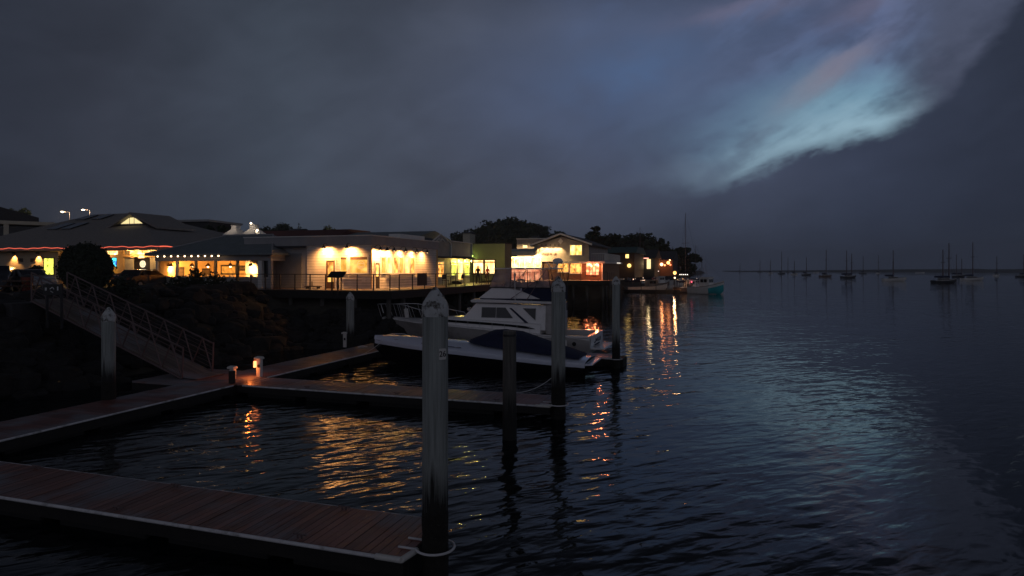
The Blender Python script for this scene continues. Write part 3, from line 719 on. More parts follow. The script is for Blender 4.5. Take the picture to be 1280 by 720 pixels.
for i,(x0,x1) in enumerate(((476.3,481.8),(484,489.3),(492,497),(499.2,504),(506.2,511),(513,517.8))):
    win(wb,'a',CA,x0,x1,322,341,(M['pane_plain'],M['room_yellow'],M['room_amber'])[i%3],.09)
for x in (383.8+23,435.8): 
    p,z = hit_b(x,307.5,CB-.3); gooseneck(wb,'b',CB,p,z,62)
p,z = hit_b(398,307,CB); 
for x,pw in ((472,50),(480.5,45),(489.5,45),(504,45),(518,40),(531,35)):
    p,z = hit_a(x,308.5,CA+.3); gooseneck(wb,'a',CA,p,6.35,pw)
# roof pieces above
wb.part('skylight', MB().box(-25.2,-24.2,45.5,50.0,ZT+.09,ZT+.45), M['trim'], bev=.03)

# ---- metal roofed hall behind
hall = T('hall','long hall with a pale standing seam metal roof behind the white building','building',(-33,54,D))
hall.part('wall', MB().box(-36,-27.8,52.2,66,D,7.3), M['parapet'])
hall.part('roof', MB().prism([(51.8,7.31),(66.4,7.31),(59,8.7)],'a',-36.4,-27.4), M['roof_metal'])
# ---- flat roof block behind with two white kitchen stacks
kb = T('kitchen_block','long low maroon roofed block behind the dining pavilion','building',(-45,56,D))
kb.part('wall', MB().box(-58,-36.8,54,64,D,7.35), M['roof_dark'])
kb.part('roof', MB().prism([(53.5,7.36),(64.5,7.36),(62,9.0),(58,9.0)],'a',-58.4,-36.6), M['roof_red'])
for i,x in enumerate((289,312)):
    a,z = hit_b(x,294,54.5); s_ = 1.0
    t = T('kitchen_stack', ('white tapered kitchen stack on the dark roof, the left one of two','white tapered kitchen stack with lamps on it, the right one of two')[i], 'roof stack', (a,55.2,8.0))
    m = MB(); z0 = 8.45
    def sq(h,zz): return [(a-h,55.2-h,zz),(a+h,55.2-h,zz),(a+h,55.2+h,zz),(a-h,55.2+h,zz)]
    m.loft([sq(.92,7.4),sq(.92,z0),sq(.86,z0+.08),sq(.32,z0+.62),sq(.32,z0+.98)], closed=True)
    t.part('hood', m, M['trim']); t.part('rim', MB().box(a-.36,a+.36,55.2-.36,55.2+.36,z0+.98,z0+1.04), M['parapet'])
    if i: 
        for dx,dz in ((0,1.16),(.78,.42)): t.part('lamp', MB().ball((a+dx,54.7,z0+dz),.09,8), M['bulb_white'])
        t.part('lamp_bracket', MB().tube((a,54.9,z0+1.0),(a,54.7,z0+1.12),.02).tube((a+.5,54.9,z0+.35),(a+.78,54.7,z0+.38),.02), M['dark_metal'])
    lamp('SPOT', (a-.2,53.6,z0+1.9), 9, (1,.80,.62), t, .08, 70, .8, aim=(a,55.2,z0+.3))
# ---- dining pavilion with hip metal roof
PB = 38.5; PL, PR = -41.6, -30.85
pv = T('dining_pavilion','open dining pavilion with green metal hip roof and a row of small eave bulbs','pavilion',(PL,PB,D))
def hip(t, name, a0,a1,b0,b1,ze,zr,ra0,ra1,rb,mt, th=.12, parent=None):
    m = MB(); e=[(a0,b0,ze),(a1,b0,ze),(a1,b1,ze),(a0,b1,ze)]; r_=[(ra0,rb,zr),(ra1,rb,zr)]
    lo=[(x,y,z-th) for x,y,z in e]
    m.add(e+r_+lo,[(0,1,5,4),(1,2,5),(2,3,4,5),(3,0,4),(6,7,8,9),(0,6,7,1),(1,7,8,2),(2,8,9,3),(3,9,6,0)])
    return t.part(name, m, mt, parent=parent)
rf = hip(pv,'roof',PL-.5,PR+.5,PB-.5,45.6,5.98,7.55,-38.2,-33.6,42.2,M['roof_metal'])
pv.part('ridge_cap', MB().tube((-38.2,42.2,7.57),(-33.6,42.2,7.57),.06).tube((-33.6,42.2,7.57),(PR+.5,PB-.5,6.0),.06).tube((-38.2,42.2,7.57),(PL-.5,PB-.5,6.0),.06), M['parapet'], parent=rf)
pv.part('fascia_beam', MB().box(PL,PR,PB,PB+.2,5.45,5.84).box(PR-.2,PR,PB+.2,45,5.45,5.84), M['parapet'])
for i,x in enumerate((195.5,220.5,244,268.5,296,324.5)):
    a,_ = hit_b(x,330,PB); h = .17 if i==5 else .08
    pv.part('column', MB().box(a-h,a+h,PB+.01,PB+.01+2*h,D,5.45), M['trim'] if i in(0,1,5) else M['orange_wall'])
pv.part('column', MB().box(PR-.22,PR,PB+.01,PB+.25,D,5.45), M['parapet'])
pv.part('half_wall', MB().box(PL,PR-.25,PB+.32,PB+.42,D,D+.78), M['grey_panel'])
pv.part('wall_cap', MB().box(PL,PR-.25,PB+.26,PB+.48,D+.781,D+.85), M['parapet'])
pv.part('back_wall', MB().box(PL,PR-1.3,44.6,44.8,D,5.84), M['orange_wall'])
pv.part('end_wall', MB().box(PR-1.3,PR-1.2,PB+.5,44.8,D,5.84), M['orange_wall'])
pv.part('floor', MB().box(PL,PR,PB+.0,44.8,D-.08,D+.02), M['wood'])
pv.part('ceiling', MB().box(PL,PR,PB+.3,44.6,5.62,5.66), M['wood'])
win(pv,'b',PB+.30,326.8,336,323.5,347,M['glass_dark'],.06,frame=M['trim'])
pv.part('end_panel', MB().box(hit_b(326,330,PB)[0],PR-.22,PB+.305,PB+.34,D+.1,5.45), M['grey_panel'])
for i in range(10):
    a,z = hit_b(197+8.45*i,318.5-.12*i,PB-.52); q = (a, PB-.52, 5.80)
    pv.part('eave_bulb', MB().ball(q,.055,8), M['bulb'])
for x in (214,240,260,288,313):
    a,z = hit_b(x,327,39.7)
    l = pv.part('pendant_lamp', MB().tube((a,39.7,5.62),(a,39.7,5.30),.012).lathe((a,39.7,5.05),[(.20,0),(.16,.1),(.05,.24),(0,.25)],12), M['wood'], smooth=40)
    pv.part('light_bulb', MB().ball((a,39.7,5.02),.075,8), M['hot'], parent=l)
    lamp('SPOT',(a,39.7,4.90),130,(1,.47,.12),pv,.08,150,.8,aim=(a-2.2,43.0,3.9))
# pictures on the back wall
def picture(t, x0,x1,y0,y1, inner):
    a0,z1 = hit_b(x0,y0,44.55); a1,z0 = hit_b(x1,y1,44.55)
    f_ = t.part('picture_frame', MB().box(a0,a1,44.53,44.6,z0,z1), M['dark_wood'])
    t.part('picture', MB().box(a0+.14,a1-.14,44.515,44.529,z0+.14,z1-.14), inner, parent=f_)
pic = mat('faded_map', (.50,.38,.18), .7, .5, 3.5); pic2 = mat('dark_print', (.10,.07,.05), .6, .6, 5)
picture(pv,276,296,331,343.5,pic); picture(pv,298,310,332,338.5,pic2)
pv.part('left_wall', MB().box(PL,PL+.1,PB+.4,44.59,D,5.61), M['orange_wall'])
for b0_,b1_,z0_,z1_ in ((40.3,41.2,4.2,5.0),(41.9,42.6,4.0,4.7),(43.1,44.0,4.1,4.9)):
    f_ = pv.part('picture_frame', MB().box(PL+.1,PL+.15,b0_,b1_,z0_,z1_), M['dark_wood']); pv.part('picture', MB().box(PL+.151,PL+.16,b0_+.1,b1_-.1,z0_+.1,z1_-.1), pic2, parent=f_)

# tables and chairs in the pavilion
def patio_chair(label, a, b, rz, mt, z=None, group=None):
    z = D+.02 if z is None else z
    t = T('patio_chair', label, 'chair', (a,b,z), group, rot=TH+rz, grid=False)
    t.part('seat', MB().cbox((0,0,.45),.44,.44,.05), mt, bev=.01)
    t.part('backrest', MB().cbox((0,.2,.74),.44,.05,.42,0,R(-8)), mt, bev=.01)
    for sx in (-1,1):
        for sy in (-1,1): t.part('leg', MB().tube((sx*.19,sy*.19,0),(sx*.19,sy*.19,.43),.018), mt)
    return t
def table(label, a, b, mt, r=.4, z=None):
    z = D+.02 if z is None else z
    t = T('table', label, 'table', (a,b,z), grid=False)
    t.part('top', MB().lathe((0,0,.72),[(r,0),(r,.035)],20), mt); t.part('pedestal', MB().tube((0,0,.04),(0,0,.72),.035).lathe((0,0,0),[(.24,0),(.06,.05)],14), mt)
    return t
M['white_cloth'] = mat('white_cloth', (.6,.58,.52), .8, .05, 4)
for i,x in enumerate((222,248,276,302)):
    a,_ = hit_b(x,340,40.0); nm = ('leftmost','second','third','rightmost')[i]
    table('round pavilion dining table, %s of four under the pendant lamps'%nm, a, 40.0, M['wood'])
    patio_chair('brown chair left of the %s pavilion dining table'%nm, a-.75, 40.0, R(90), M['dark_wood'], group='chairs inside the dining pavilion')
    patio_chair('brown chair right of the %s pavilion dining table'%nm, a+.75, 40.0, R(-90), M['dark_wood'], group='chairs inside the dining pavilion')

# ---- big hip roofed restaurant at left
BB = 43.0; BL, BR = -70, -45.6
br = T('big_restaurant','large restaurant with broad hip roof edged by red rope lights, at far left','building',(BR,BB,D-.04))
z0 = D-.06
Zw = 6.45
br.part('wall', MB().box(BL,hit_b(73,330,BB)[0],BB,56,z0,Zw), M['tan_wall'])
aR0 = hit_b(73,330,BB)[0]
br.part('back_wall', MB().box(aR0+.01,BR,BB+3.0,56,z0,Zw), M['orange_wall'])
hip(br,'roof',BL-2,BR+.9,BB-1.2,62,6.72,10.9,-66,-59.7,53.0,M['roof_shingle'],.2)
# gable dormer with trapezoid windows
gA = hit_b(165,270,48.0)[0]
gz1 = hit_b(165,268.3,48.0)[1]; gz0 = hit_b(165,281,48.0)[1]
wL = hit_b(148,281,48)[0]; wR = hit_b(188,283,48)[0]
dr = br.part('dormer', MB().prism([(wL-.6,gz0-1.2),(wR+.3,gz0-1.2),(wR+.3,gz0-.1),(gA,gz1-.15),(wL-.6,gz0-.1)],'b',48.3,52), M['roof_dark'])
br.part('dormer_roof', MB().prism([(wL-1.3,gz0-.45),(gA,gz1),(wR+1.1,gz0-.45),(wR+1.1,gz0-.25),(gA,gz1+.22),(wL-1.3,gz0-.25)],'b',47.7,52.5), M['roof_shingle'])
tw0,tz0 = hit_b(151,279.8,48.2); tw1,_ = hit_b(177.5,279.8,48.2); tm0,tz1 = hit_b(160,272.5,48.2); tm1,_ = hit_b(169,272.5,48.2)
gw_ = br.part('gable_window', MB().prism([(tw0-.1,tz0-.08),(tw1+.1,tz0-.08),(tm1+.05,tz1+.12),(tm0-.05,tz1+.12)],'b',48.24,48.3), M['trim'])
def quadpane(pts): br.part('pane', MB().prism(pts,'b',48.21,48.239), emit('gable_glow',(1,.80,.36),1.1), parent=gw_)
c1 = tw0+(tw1-tw0)*.40; c2 = tw0+(tw1-tw0)*.62
quadpane([(tw0,tz0),(c1-.06,tz0),(c1-.06,tz1-.02),(tm0+.05,tz1-.05)]); quadpane([(c1+.06,tz0),(c2-.06,tz0),(c2-.06,tz1+.02),(c1+.06,tz1+.02)]); quadpane([(c2+.06,tz0),(tw1,tz0),(tm1-.05,tz1-.05),(c2+.06,tz1-.02)])
# solar panels lying on the front slope
def on_front(a, s): return (a, BB-1.2+s*(53.0-BB+1.2), 6.72+s*(10.9-6.72))
for (x,s0,s1) in ((80,.50,.68),(97,.50,.68),(112,.80,.94),(132,.80,.94)):
    bmid = BB-1.2+(s0+s1)/2*11.2; a = hit_b(x,285,bmid)[0]
    p = [on_front(a-1.1,s0),on_front(a+.3,s0),on_front(a+.3,s1),on_front(a-1.1,s1)]
    br.part('solar_panel', MB().add([(q[0],q[1],q[2]+dz) for dz in (.06,.14) for q in p],[(0,3,2,1),(4,5,6,7),(0,1,5,4),(1,2,6,5),(2,3,7,6),(3,0,4,7)]), M['glass_dark'])
# rope light along the eave, slightly sagging
pts=[]; n=66
for i in range(n+1):
    a = BL-2+(BR+.9-BL+2)*i/n; pts.append((a,BB-1.24,6.74+.035*math.sin(i*1.7)+.03*math.sin(i*.6)))
br.part('rope_light', MB().path(pts,.024,6), M['bulb_red'], smooth=60)
br.part('rope_light', MB().path([(BR+.94,BB-1.2+8*i/20,6.74+.04*math.sin(i)) for i in range(21)],.04,6), M['bulb_red'], smooth=60)
# left wall: two sconces washing the wall, two dark pictures, a lit doorway
for x in (18.5,48.5):
    a,z = hit_b(x,319,BB); l = br.part('wall_sconce', MB().box(a-.1,a+.1,BB-.22,BB-.01,z+.12,z+.30), M['dark_metal'])
    lamp('SPOT',(a,BB-.24,z+.10),75,(1,.46,.12),br,.04,100,.6,aim=(a,BB-.02,z-2.2))
for x0,x1 in ((22.5,29),(38.5,44.5)):
    a0_,z1_=hit_b(x0,323,BB); a1_,z0_=hit_b(x1,327.5,BB); br.part('wall_plaque', MB().box(a0_,a1_,BB-.05,BB-.005,z0_,z1_), M['dark_wood'])
win(br,'b',BB,55.5,67.5,323,343,M['room_green'],.08,frame=M['dark_wood'])
# lit front bays
def panel_b(x0,x1,y0,y1,c,m_,name='window_band',th=.1,t=br):
    a0_,z1_=hit_b(x0,y0,c); a1_,z0_=hit_b(x1,y1,c); return t.part(name, MB().box(a0_,a1_,c,c+th,z0_,z1_), m_)
win(br,'b',BB+.2,84,148,313,319.2,M['room_white'],.08,mull=5,frame=M['orange_wall'])
win(br,'b',BB+.2,84,139,323,342,M['room_yellow'],.08,mull=4,frame=M['orange_wall'])
win(br,'b',BB+.2,140.5,146,322.5,333,M['screen'],.05,frame=M['dark_metal'])
win(br,'b',BB+.2,163,193.5,313,319.2,M['room_white'],.08,mull=1,frame=M['orange_wall'])
panel_b(73,84,312,345,BB+.22,M['orange_wall'],'wall_pier'); panel_b(148,154.5,311,342,BB+.1,M['orange_wall'],'wall_pier')
panel_b(154.6,166.5,312,343,BB+.22,M['cream_wall'],'wall_pier'); panel_b(187.5,194,311,343,BB+.1,M['cream_wall'],'wall_pier')
panel_b(73,195,341.5,351,BB-.05,M['wood'],'plinth')
panel_b(166.6,187.4,321.5,342,BB+.6,M['dark_wood'],'entrance_door')
panel_b(73,195,318.8,321.4,BB+.02,M['orange_wall'],'lintel')
a_,z_ = hit_b(177.3,330,BB+.3); mm = MB(); mm.lathe((0,0,0),[(.0,0),(.31,0),(.31,.06),(0,.06)],28)
mm.v = [(a_+x, BB+.42-zz, z_+y) for x,y,zz in mm.v]; br.part('round_sign', mm, emit('round_sign_glow',(1,.86,.58),1.0))
mm = MB()
for q in range(5): mm.tube((a_+.15*math.cos(q*1.256+.3),BB+.345,z_+.15*math.sin(q*1.256+.3)),(a_+.2*math.cos(q*1.256+.9),BB+.345,z_+.2*math.sin(q*1.256+.9)),.012,n=5)
br.part('sign_emblem', mm, M['wood'])
a_,z_ = hit_b(177,322.5,BB); br.part('arch_glow', MB().prism([(a_-.32,z_-.02)]+[(a_+.32*math.cos(R(q)),z_+.30*math.sin(R(q))) for q in (0,30,60,90,120,150,180)],'b',BB-.05,BB+.0), M['room_white'])
for x in (95,125,160,172,190): 
    a,_ = hit_b(x,316,BB-.6); lamp('POINT',(a,BB-.5,6.2),11,(1,.55,.18),br,.08)
    br.part('soffit_light', MB().lathe((a,BB-.5,6.46),[(.10,0),(.10,.05)],12), M['hot'])
br.part('soffit', MB().box(aR0,BR+.8,BB-1.15,BB+3,6.46,6.515), M['orange_wall'])

# ---- false fronted shop along the boardwalk
FA = -24.6
fs = T('false_front_shop','small shop with sage gabled false front and yellow lit porch, right of the white building','building',(FA,51.6,D))
fs.part('wall', MB().box(-33,FA,51.5,61.4,D,6.25), M['cream_wall'])
gb = [hit_a(x,y,FA+.5)[0] for x,y in ((538.5,300),(550.5,293),(563.5,299),(590,304))]
b0_,bp_,b1_,b2_ = gb
fs.part('false_gable', MB().prism([(b0_,5.9),(b0_,7.15),(b0_+.5,7.25),(bp_,7.95),(b1_-.4,7.3),(b1_,7.2),(b1_,5.9)],'a',FA+.36,FA+.5), M['sage_board'])
fs.part('gable_trim', MB().path([(FA+.53,b0_,5.9),(FA+.53,b0_,7.2),(FA+.53,bp_,8.0),(FA+.53,b1_,7.25),(FA+.53,b1_,5.9)],.06,6), M['trim'])
fs.part('gable_ornament', MB().path([(FA+.53,bp_-.9,7.35),(FA+.53,bp_-.3,7.6),(FA+.53,bp_,7.35),(FA+.53,bp_+.3,7.6),(FA+.53,bp_+.9,7.35)],.04,5), M['trim'])
fs.part('false_front', MB().box(FA+.3,FA+.44,b1_+.02,b2_,6.1,7.45), M['sage_board'])
fs.part('front_trim', MB().path([(FA+.5,b1_,7.48),(FA+.5,b2_,7.48),(FA+.5,b2_,6.1)],.05,5), M['trim'])
fs.part('awning', MB().prism([(FA-.1,6.05),(FA+.7,5.85),(FA+.7,5.95),(FA-.1,6.2)],'b',b0_-.2,61.2), M['roof_dark'])
fs.part('gable_roof', MB().prism([(-33,6.3),(-27.2,7.9),(FA+.3,7.0),(FA+.3,6.3)],'b',52,58), M['roof_dark'])
fs.part('downpipe', MB().path([(FA+.65,51.6,5.78),(FA+.5,51.65,5.5),(FA+.12,51.65,5.4),(FA+.12,51.65,D)],.05,8), M['orange_wall'])
win(fs,'a',FA,547.3,554.3,328,346,M['room_amber'],.09,trans=.84)
win(fs,'a',FA,564,570,328,344,M['room_green'],.09,trans=.84); win(fs,'a',FA,572.5,578,328,350,M['room_yellow'],.09,trans=.86); win(fs,'a',FA,580,586,328,344,M['room_green'],.09,trans=.84)
for x in (568,576,584):
    p,_ = hit_a(x,318,FA); lamp('POINT',(FA+.45,p,5.55),16,(1,.74,.16),fs,.06); fs.part('porch_lamp', MB().ball((FA+.45,p,5.68),.08,8), M['hot'])
# ---- green rendered building facing us
GB = 66.0
gg = T('green_building','green rendered building with two bright shop windows, beyond the false fronted shop','building',(-26,GB,D))
gg.part('wall', MB().box(hit_b(586,320,GB)[0],hit_b(631,320,GB)[0],GB,68.4,D,7.62), M['green_wall'])
gg.part('roof_edge', MB().box(hit_b(586,320,GB)[0]-.05,hit_b(631,320,GB)[0]+.05,GB-.05,68.45,7.621,7.70), M['roof_dark'])
win(gg,'b',GB,592,604,325.3,342,M['room_white'],.12,trans=.86,frame=M['dark_wood']); win(gg,'b',GB,606.5,618.3,325.3,342,M['room_white'],.12,trans=.86,frame=M['dark_wood'])
a_,z_ = hit_b(591,321,GB-.2); lamp('POINT',(a_,GB-.45,z_+.05),2.2,(.80,.95,.20),gg,.05); lamp('POINT',(-23.2,GB-3,D+3.2),7,(1,.78,.36),gg,.2)
gg.part('wall_lamp', MB().ball((a_,GB-.25,z_+.1),.09,8), emit('green_lamp',(.6,1,.15),2))

# ---- restaurant pier: bright canopy restaurant and gable house
RB = 84.0
cr_ = T('canopy_restaurant','low restaurant with a pale canopy over blazing windows, left of the gable house','building',(-27.8,RB,D))
cr_.part('wall', MB().box(-31.5,-23.15,RB,98,D,hit_b(655,321,RB)[1]), M['cream_wall'])
za_ = hit_b(655,312,RB)[1]; zb_ = hit_b(655,319.5,RB)[1]
xa_ = hit_b(641,315,RB)[0]; xb_ = hit_b(673.5,315,RB)[0]
cr_.part('canopy', MB().prism([(RB-1.6,zb_),(RB-.1,zb_+.25),(RB-.1,za_+.1),(RB-.3,za_+.1),(RB-1.6,zb_+.5)],'a',xa_,xb_), M['grey_panel'])
cr_.part('upper_storey', MB().box(hit_b(646,300,RB+3)[0],-23.2,RB+3,98,6.4,hit_b(646,299.2,RB+3)[1]), M['grey_siding'])
cr_.part('upper_trim', MB().box(hit_b(646,300,RB+3)[0]-.06,-23.14,RB+2.93,98.06,hit_b(646,299.2,RB+3)[1]+.001,hit_b(646,298.6,RB+3)[1]+.05), M['trim'])
win(cr_,'b',RB,630.5,675.5,322.3,334,M['room_white'],.08,mull=6)
win(cr_,'b',RB,630.5,675.5,335.6,350,M['added_pink_glow'],.08,mull=6)  # lower row added so the cruiser's vinyl enclosure glows pink from behind
win(cr_,'b',RB+3,653.8,659,306.8,309.3,M['room_white'],.05)
for x in (640,655,668): a,_ = hit_b(x,325,RB-1); lamp('POINT',(a,RB-1.1,zb_-.15),130,(1,.66,.28),cr_,.1)
gh = T('gable_house','two storey gable house with lit wall sign and balcony, on the restaurant pier','building',(-21,RB,D))
HL, HR = hit_b(668,310,RB)[0], hit_b(736,310,RB)[0]
ze = hit_b(737,305,RB)[1]; pk,zp = hit_b(701.5,292.6,RB)
zf = hit_b(700,327,RB)[1]
gh.part('wall', MB().prism([(HL,zf),(HR,zf),(HR,ze-.1),(pk,zp-.35),(HL,ze-.1)],'b',RB,99), M['grey_siding'])
gh.part('roof', MB().prism([(HL-.4,ze-.25),(pk,zp-.12),(HR+.5,ze-.25),(HR+.5,ze-.02),(pk,zp+.12),(HL-.4,ze-.02)],'b',RB-.55,99.5), M['roof_dark'])
gh.part('bargeboard', MB().prism([(HL-.45,ze-.22),(pk,zp-.10),(HR+.55,ze-.22),(HR+.55,ze+.02),(pk,zp+.14),(HL-.45,ze+.02)],'b',RB-.62,RB-.56), M['trim'])
da,dz = hit_b(700.8,301.5,RB); gh.part('gable_vent', MB().prism([(da-.36,dz),(da,dz-.42),(da+.36,dz),(da,dz+.42)],'b',RB-.05,RB-.004), M['trim'])
gh.part('ground_floor_wall', MB().box(HL,HR+1.8,RB+.4,99,D,zf-.01), M['wood'])
gh.part('floor_band', MB().box(hit_b(693,327,RB)[0],HR+2.2,RB-.5,99.3,zf-.25,zf+.0), M['trim'])
win(gh,'b',RB,713,727,306.7,318.5,M['room_yellow'],.12,mull=1)
win(gh,'b',RB+.4,698,710.5,328.3,340,M['room_amber'],.1,mull=1,frame=M['trim']); win(gh,'b',RB+.4,713,726.5,328.3,341.5,M['room_amber'],.1,mull=1,frame=M['trim'])
w_ = win(gh,'b',RB+.4,733,748.5,328.3,343.5,M['room_red'],.1,mull=3,frame=M['wood'])
for x in (736.5,746):
    a,z = hit_b(x,331,RB-.3); gh.part('heater_lamp', MB().tube((a,RB-.2,z+.45),(a,RB-.2,z+.1),.03).lathe((a,RB-.2,z-.05),[(.30,0),(.22,.09),(.05,.16)],14), emit('heater_glow',(1,.36,.17),9), smooth=40)
    lamp('POINT',(a,RB-.5,z-.15),55,(1,.24,.08),gh,.15)
# string of lamps washing the wall sign
for i,x in enumerate((677,682.5,688,693.5,698.5)):
    a,z = hit_b(x,306.6,RB-.35); gh.part('sign_lamp', MB().tube((a,RB,z+.12),(a,RB-.38,z+.14),.02).lathe((a,RB-.38,z-.05),[(.12,0),(.04,.14)],10), M['black_paint'])
    lamp('SPOT',(a,RB-.38,z-.08),60,(1,.60,.22),gh,.05,115,.6,aim=(a,RB-.12,z-2))
sa,sz = hit_b(686.8,317.6,RB)
def sign_text(t, txt, size, a, b, z, mt, depth=.02):
    me = text_mesh(txt, size, depth); me.materials.append(mt)
    o = bpy.data.objects.new('lettering', me); col.objects.link(o); o.parent = t.o
    o.location = (a-t.off[0], b-t.off[1], z-t.off[2]); o.rotation_euler = (R(90),0,0); return o
slet = MB(); ca_ = hit_b(677,317,RB)[0]; rngs = random.Random(4)
sea_w = hit_b(697,317,RB)[0]-ca_
for i in range(13):
    u = ca_+sea_w*(i+.3)/13.5
    if i in (6,9): continue
    slet.box(u,u+.035,RB-.05,RB-.01,sz-.14,sz+.14); slet.box(u+.035,u+.11,RB-.05,RB-.01,sz+(.09 if i%2 else -.14),sz+(.14 if i%2 else -.09)); 
    if i%3: slet.box(u+.035,u+.10,RB-.05,RB-.01,sz-.02,sz+.03)
gh.part('wall_sign_lettering', slet, M['wood'])
# balcony on the water side
bal = gh.part('balcony_deck', MB().box(HR+.01,HR+1.9,RB+1.5,98.5,zf+.01,zf+.15), M['grey_panel'])
rl = MB(); rl.box(HR+1.84,HR+1.9,RB+1.5,98.5,zf+1.05,zf+1.12); rl.box(HR+.05,HR+1.84,RB+1.5,RB+1.56,zf+1.05,zf+1.12)
for i in range(48): rl.box(HR+1.85,HR+1.885,RB+1.55+i*.29,RB+1.59+i*.29,zf+.15,zf+1.05)
for i in range(7): rl.box(HR+.1+i*.28,HR+.14+i*.28,RB+1.51,RB+1.55,zf+.15,zf+1.05)
gh.part('balcony_rail', rl, M['trim'], parent=bal)
gh.part('balcony_post', MB().box(HR+1.75,HR+1.9,RB-.3,RB-.15,D,zf-.26), M['trim'])
gh.part('wall_tube_light', MB().box(HR+2.2,HR+2.3,94,97.0,zf-.15,zf-.05), emit('cool_tube',(1,.9,.75),1.0))

# ---- teal roofed building and lit sheds further along
tb = T('teal_roof_building','dark two storey building with a teal roof, beyond the gable house','building',(-20,112,D-.02))
TB = 112.0
a0_,_ = hit_b(757,320,TB); a1_,_ = hit_b(796,320,TB); zt_ = hit_b(780,316,TB)[1]; zr_ = hit_b(780,308.5,TB)[1]
tb.part('wall', MB().box(a0_-4,a1_-.4,TB,126,D-.02,zt_), M['wood'])
tb.part('roof', MB().prism([(TB-.8,zt_-.02),(127,zt_-.02),(122,zr_),(TB+1.6,zr_)],'a',a0_-4.5,a1_), M['roof_teal'])
win(tb,'b',TB,782,786,318,322.6,M['room_yellow'],.08); win(tb,'b',TB,763.5,768,328,334,M['room_amber'],.08); 
tb.part('globe_lamp', MB().ball((hit_b(786.5,332,TB-.6)[0],TB-.6,hit_b(786.5,332,TB-.6)[1]),.34,14), emit('globe_glow',(1,.62,.16),2.4))
tb.part('globe_lamp', MB().ball((hit_b(770,332,TB-.6)[0],TB-.6,hit_b(770,332,TB-.6)[1]),.24,12), emit('globe_glow_dim',(1,.55,.2),1.6))
ls = T('lit_shed','dark waterside shed with a red light line along the eave and a glowing white doorway','building',(-19,128,D-.02))
SB = 128.0
a0_,_ = hit_b(789,330,SB); a1_,_ = hit_b(818,330,SB); zt_ = hit_b(800,322.6,SB)[1]
ls.part('wall', MB().box(a0_,a1_,SB,140,D-.02,zt_), M['roof_dark'])
ls.part('roof', MB().prism([(SB-.4,zt_),(140,zt_),(134,zt_+1.8)],'a',a0_-.3,a1_+.3), M['roof_dark'])
ls.part('rope_light', MB().tube((a0_,SB-.45,zt_-.05),(hit_b(811,323,SB)[0],SB-.45,zt_-.05),.07), emit('rope_pink',(1,.35,.25),3.0))
pa,pz1 = hit_b(808.6,324,SB); pa1,pz0 = hit_b(813.4,336,SB)
ls.part('lit_doorway', MB().box(pa,pa1,SB-.12,SB-.01,pz0,pz1), emit('doorway_glow',(1,.74,.34),1.35))
lamp('POINT',(pa+.5,SB-1.2,pz0+1),6,(1,.7,.35),ls,.2)
rs = T('red_lit_bar','low dark waterside bar crowded with glowing red and orange lamps','building',(-20,142,D-.02))
QB = 142.0
a0_,_ = hit_b(819,330,QB); a1_,_ = hit_b(841,330,QB)
rs.part('wall', MB().box(a0_,a1_,QB,158,D-.02,6.9), M['wood'])
rs.part('roof', MB().prism([(QB-.5,6.9),(158,6.9),(150,9)],'a',a0_-.3,a1_+.3), M['roof_dark'])
for (x,y,r_,c,s_) in ((823,331,.26,(1,.25,.08),5),(827,330.5,.34,(1,.42,.2),6),(831,331.5,.2,(1,.25,.08),4),(835.3,328.5,.34,(1,.30,.08),7),(837.3,325.3,.18,(1,.45,.2),4),(838,331,.2,(1,.2,.08),3),(816,333,.2,(1,.2,.1),3)):
    a,z = hit_b(x,y,QB-.8); rs.part('bar_lamp', MB().ball((a,QB-.8,z),r_,10), emit('bar_glow',c,s_))
lamp('POINT',(hit_b(828,330,QB-2)[0],QB-2,6.0),18,(1,.32,.1),rs,.3)
# quay lamps: short posts near the boats
for i,(x,y,r_,c,s_,lb) in enumerate(((843.5,341,.36,(1,.42,.10),2.6,'large orange globe lamp on a short post above the fishing boats'),(843.5,347.3,.18,(1,.66,.4),3,'small pale lamp just below the large orange globe by the fishing boats'),(820,339,.0,(1,.75,.6),2.5,'small white strip lamp above the pale fishing boat'),(801.5,334,.0,(1,.8,.7),2.0,'small white strip lamp beside the glowing doorway'))):
    a,z = hit_b(x,y,136); t = T('quay_lamp', lb, 'lamp', (a,136,0))
    t.part('post', MB().tube((a,136,0),(a,136,z-(r_ or .1)),.06), M['dark_metal'])
    if r_: t.part('lamp_globe', MB().ball((a,136,z),r_,12), emit('quay_glow',c,s_)); lamp('POINT',(a,135,z-.3),22,c,t,.2)
    else: t.part('lamp_strip', MB().box(a-.55,a+.55,135.9,136,z-.09,z+.09), emit('strip_glow',c,s_))
row = T('light_row','row of five tiny white lights strung over the stern of the dark fishing boat','string lights',(-10,134,4))
for i in range(5):
    a,z = hit_b(850+2.3*i,343.2,134); row.part('bulb', MB().ball((a,134,z),.09,8), emit('row_glow',(1,.9,.8),3))
a0_,z = hit_b(849,343,134); a1_,_ = hit_b(860.5,343,134); row.part('wire', MB().tube((a0_,134,z+.12),(a1_,134,z+.12),.015).tube((a0_,134,z+.12),(a0_,134,1.2),.04).tube((a1_,134,z+.12),(a1_,134,1.2),.04), M['dark_metal'])

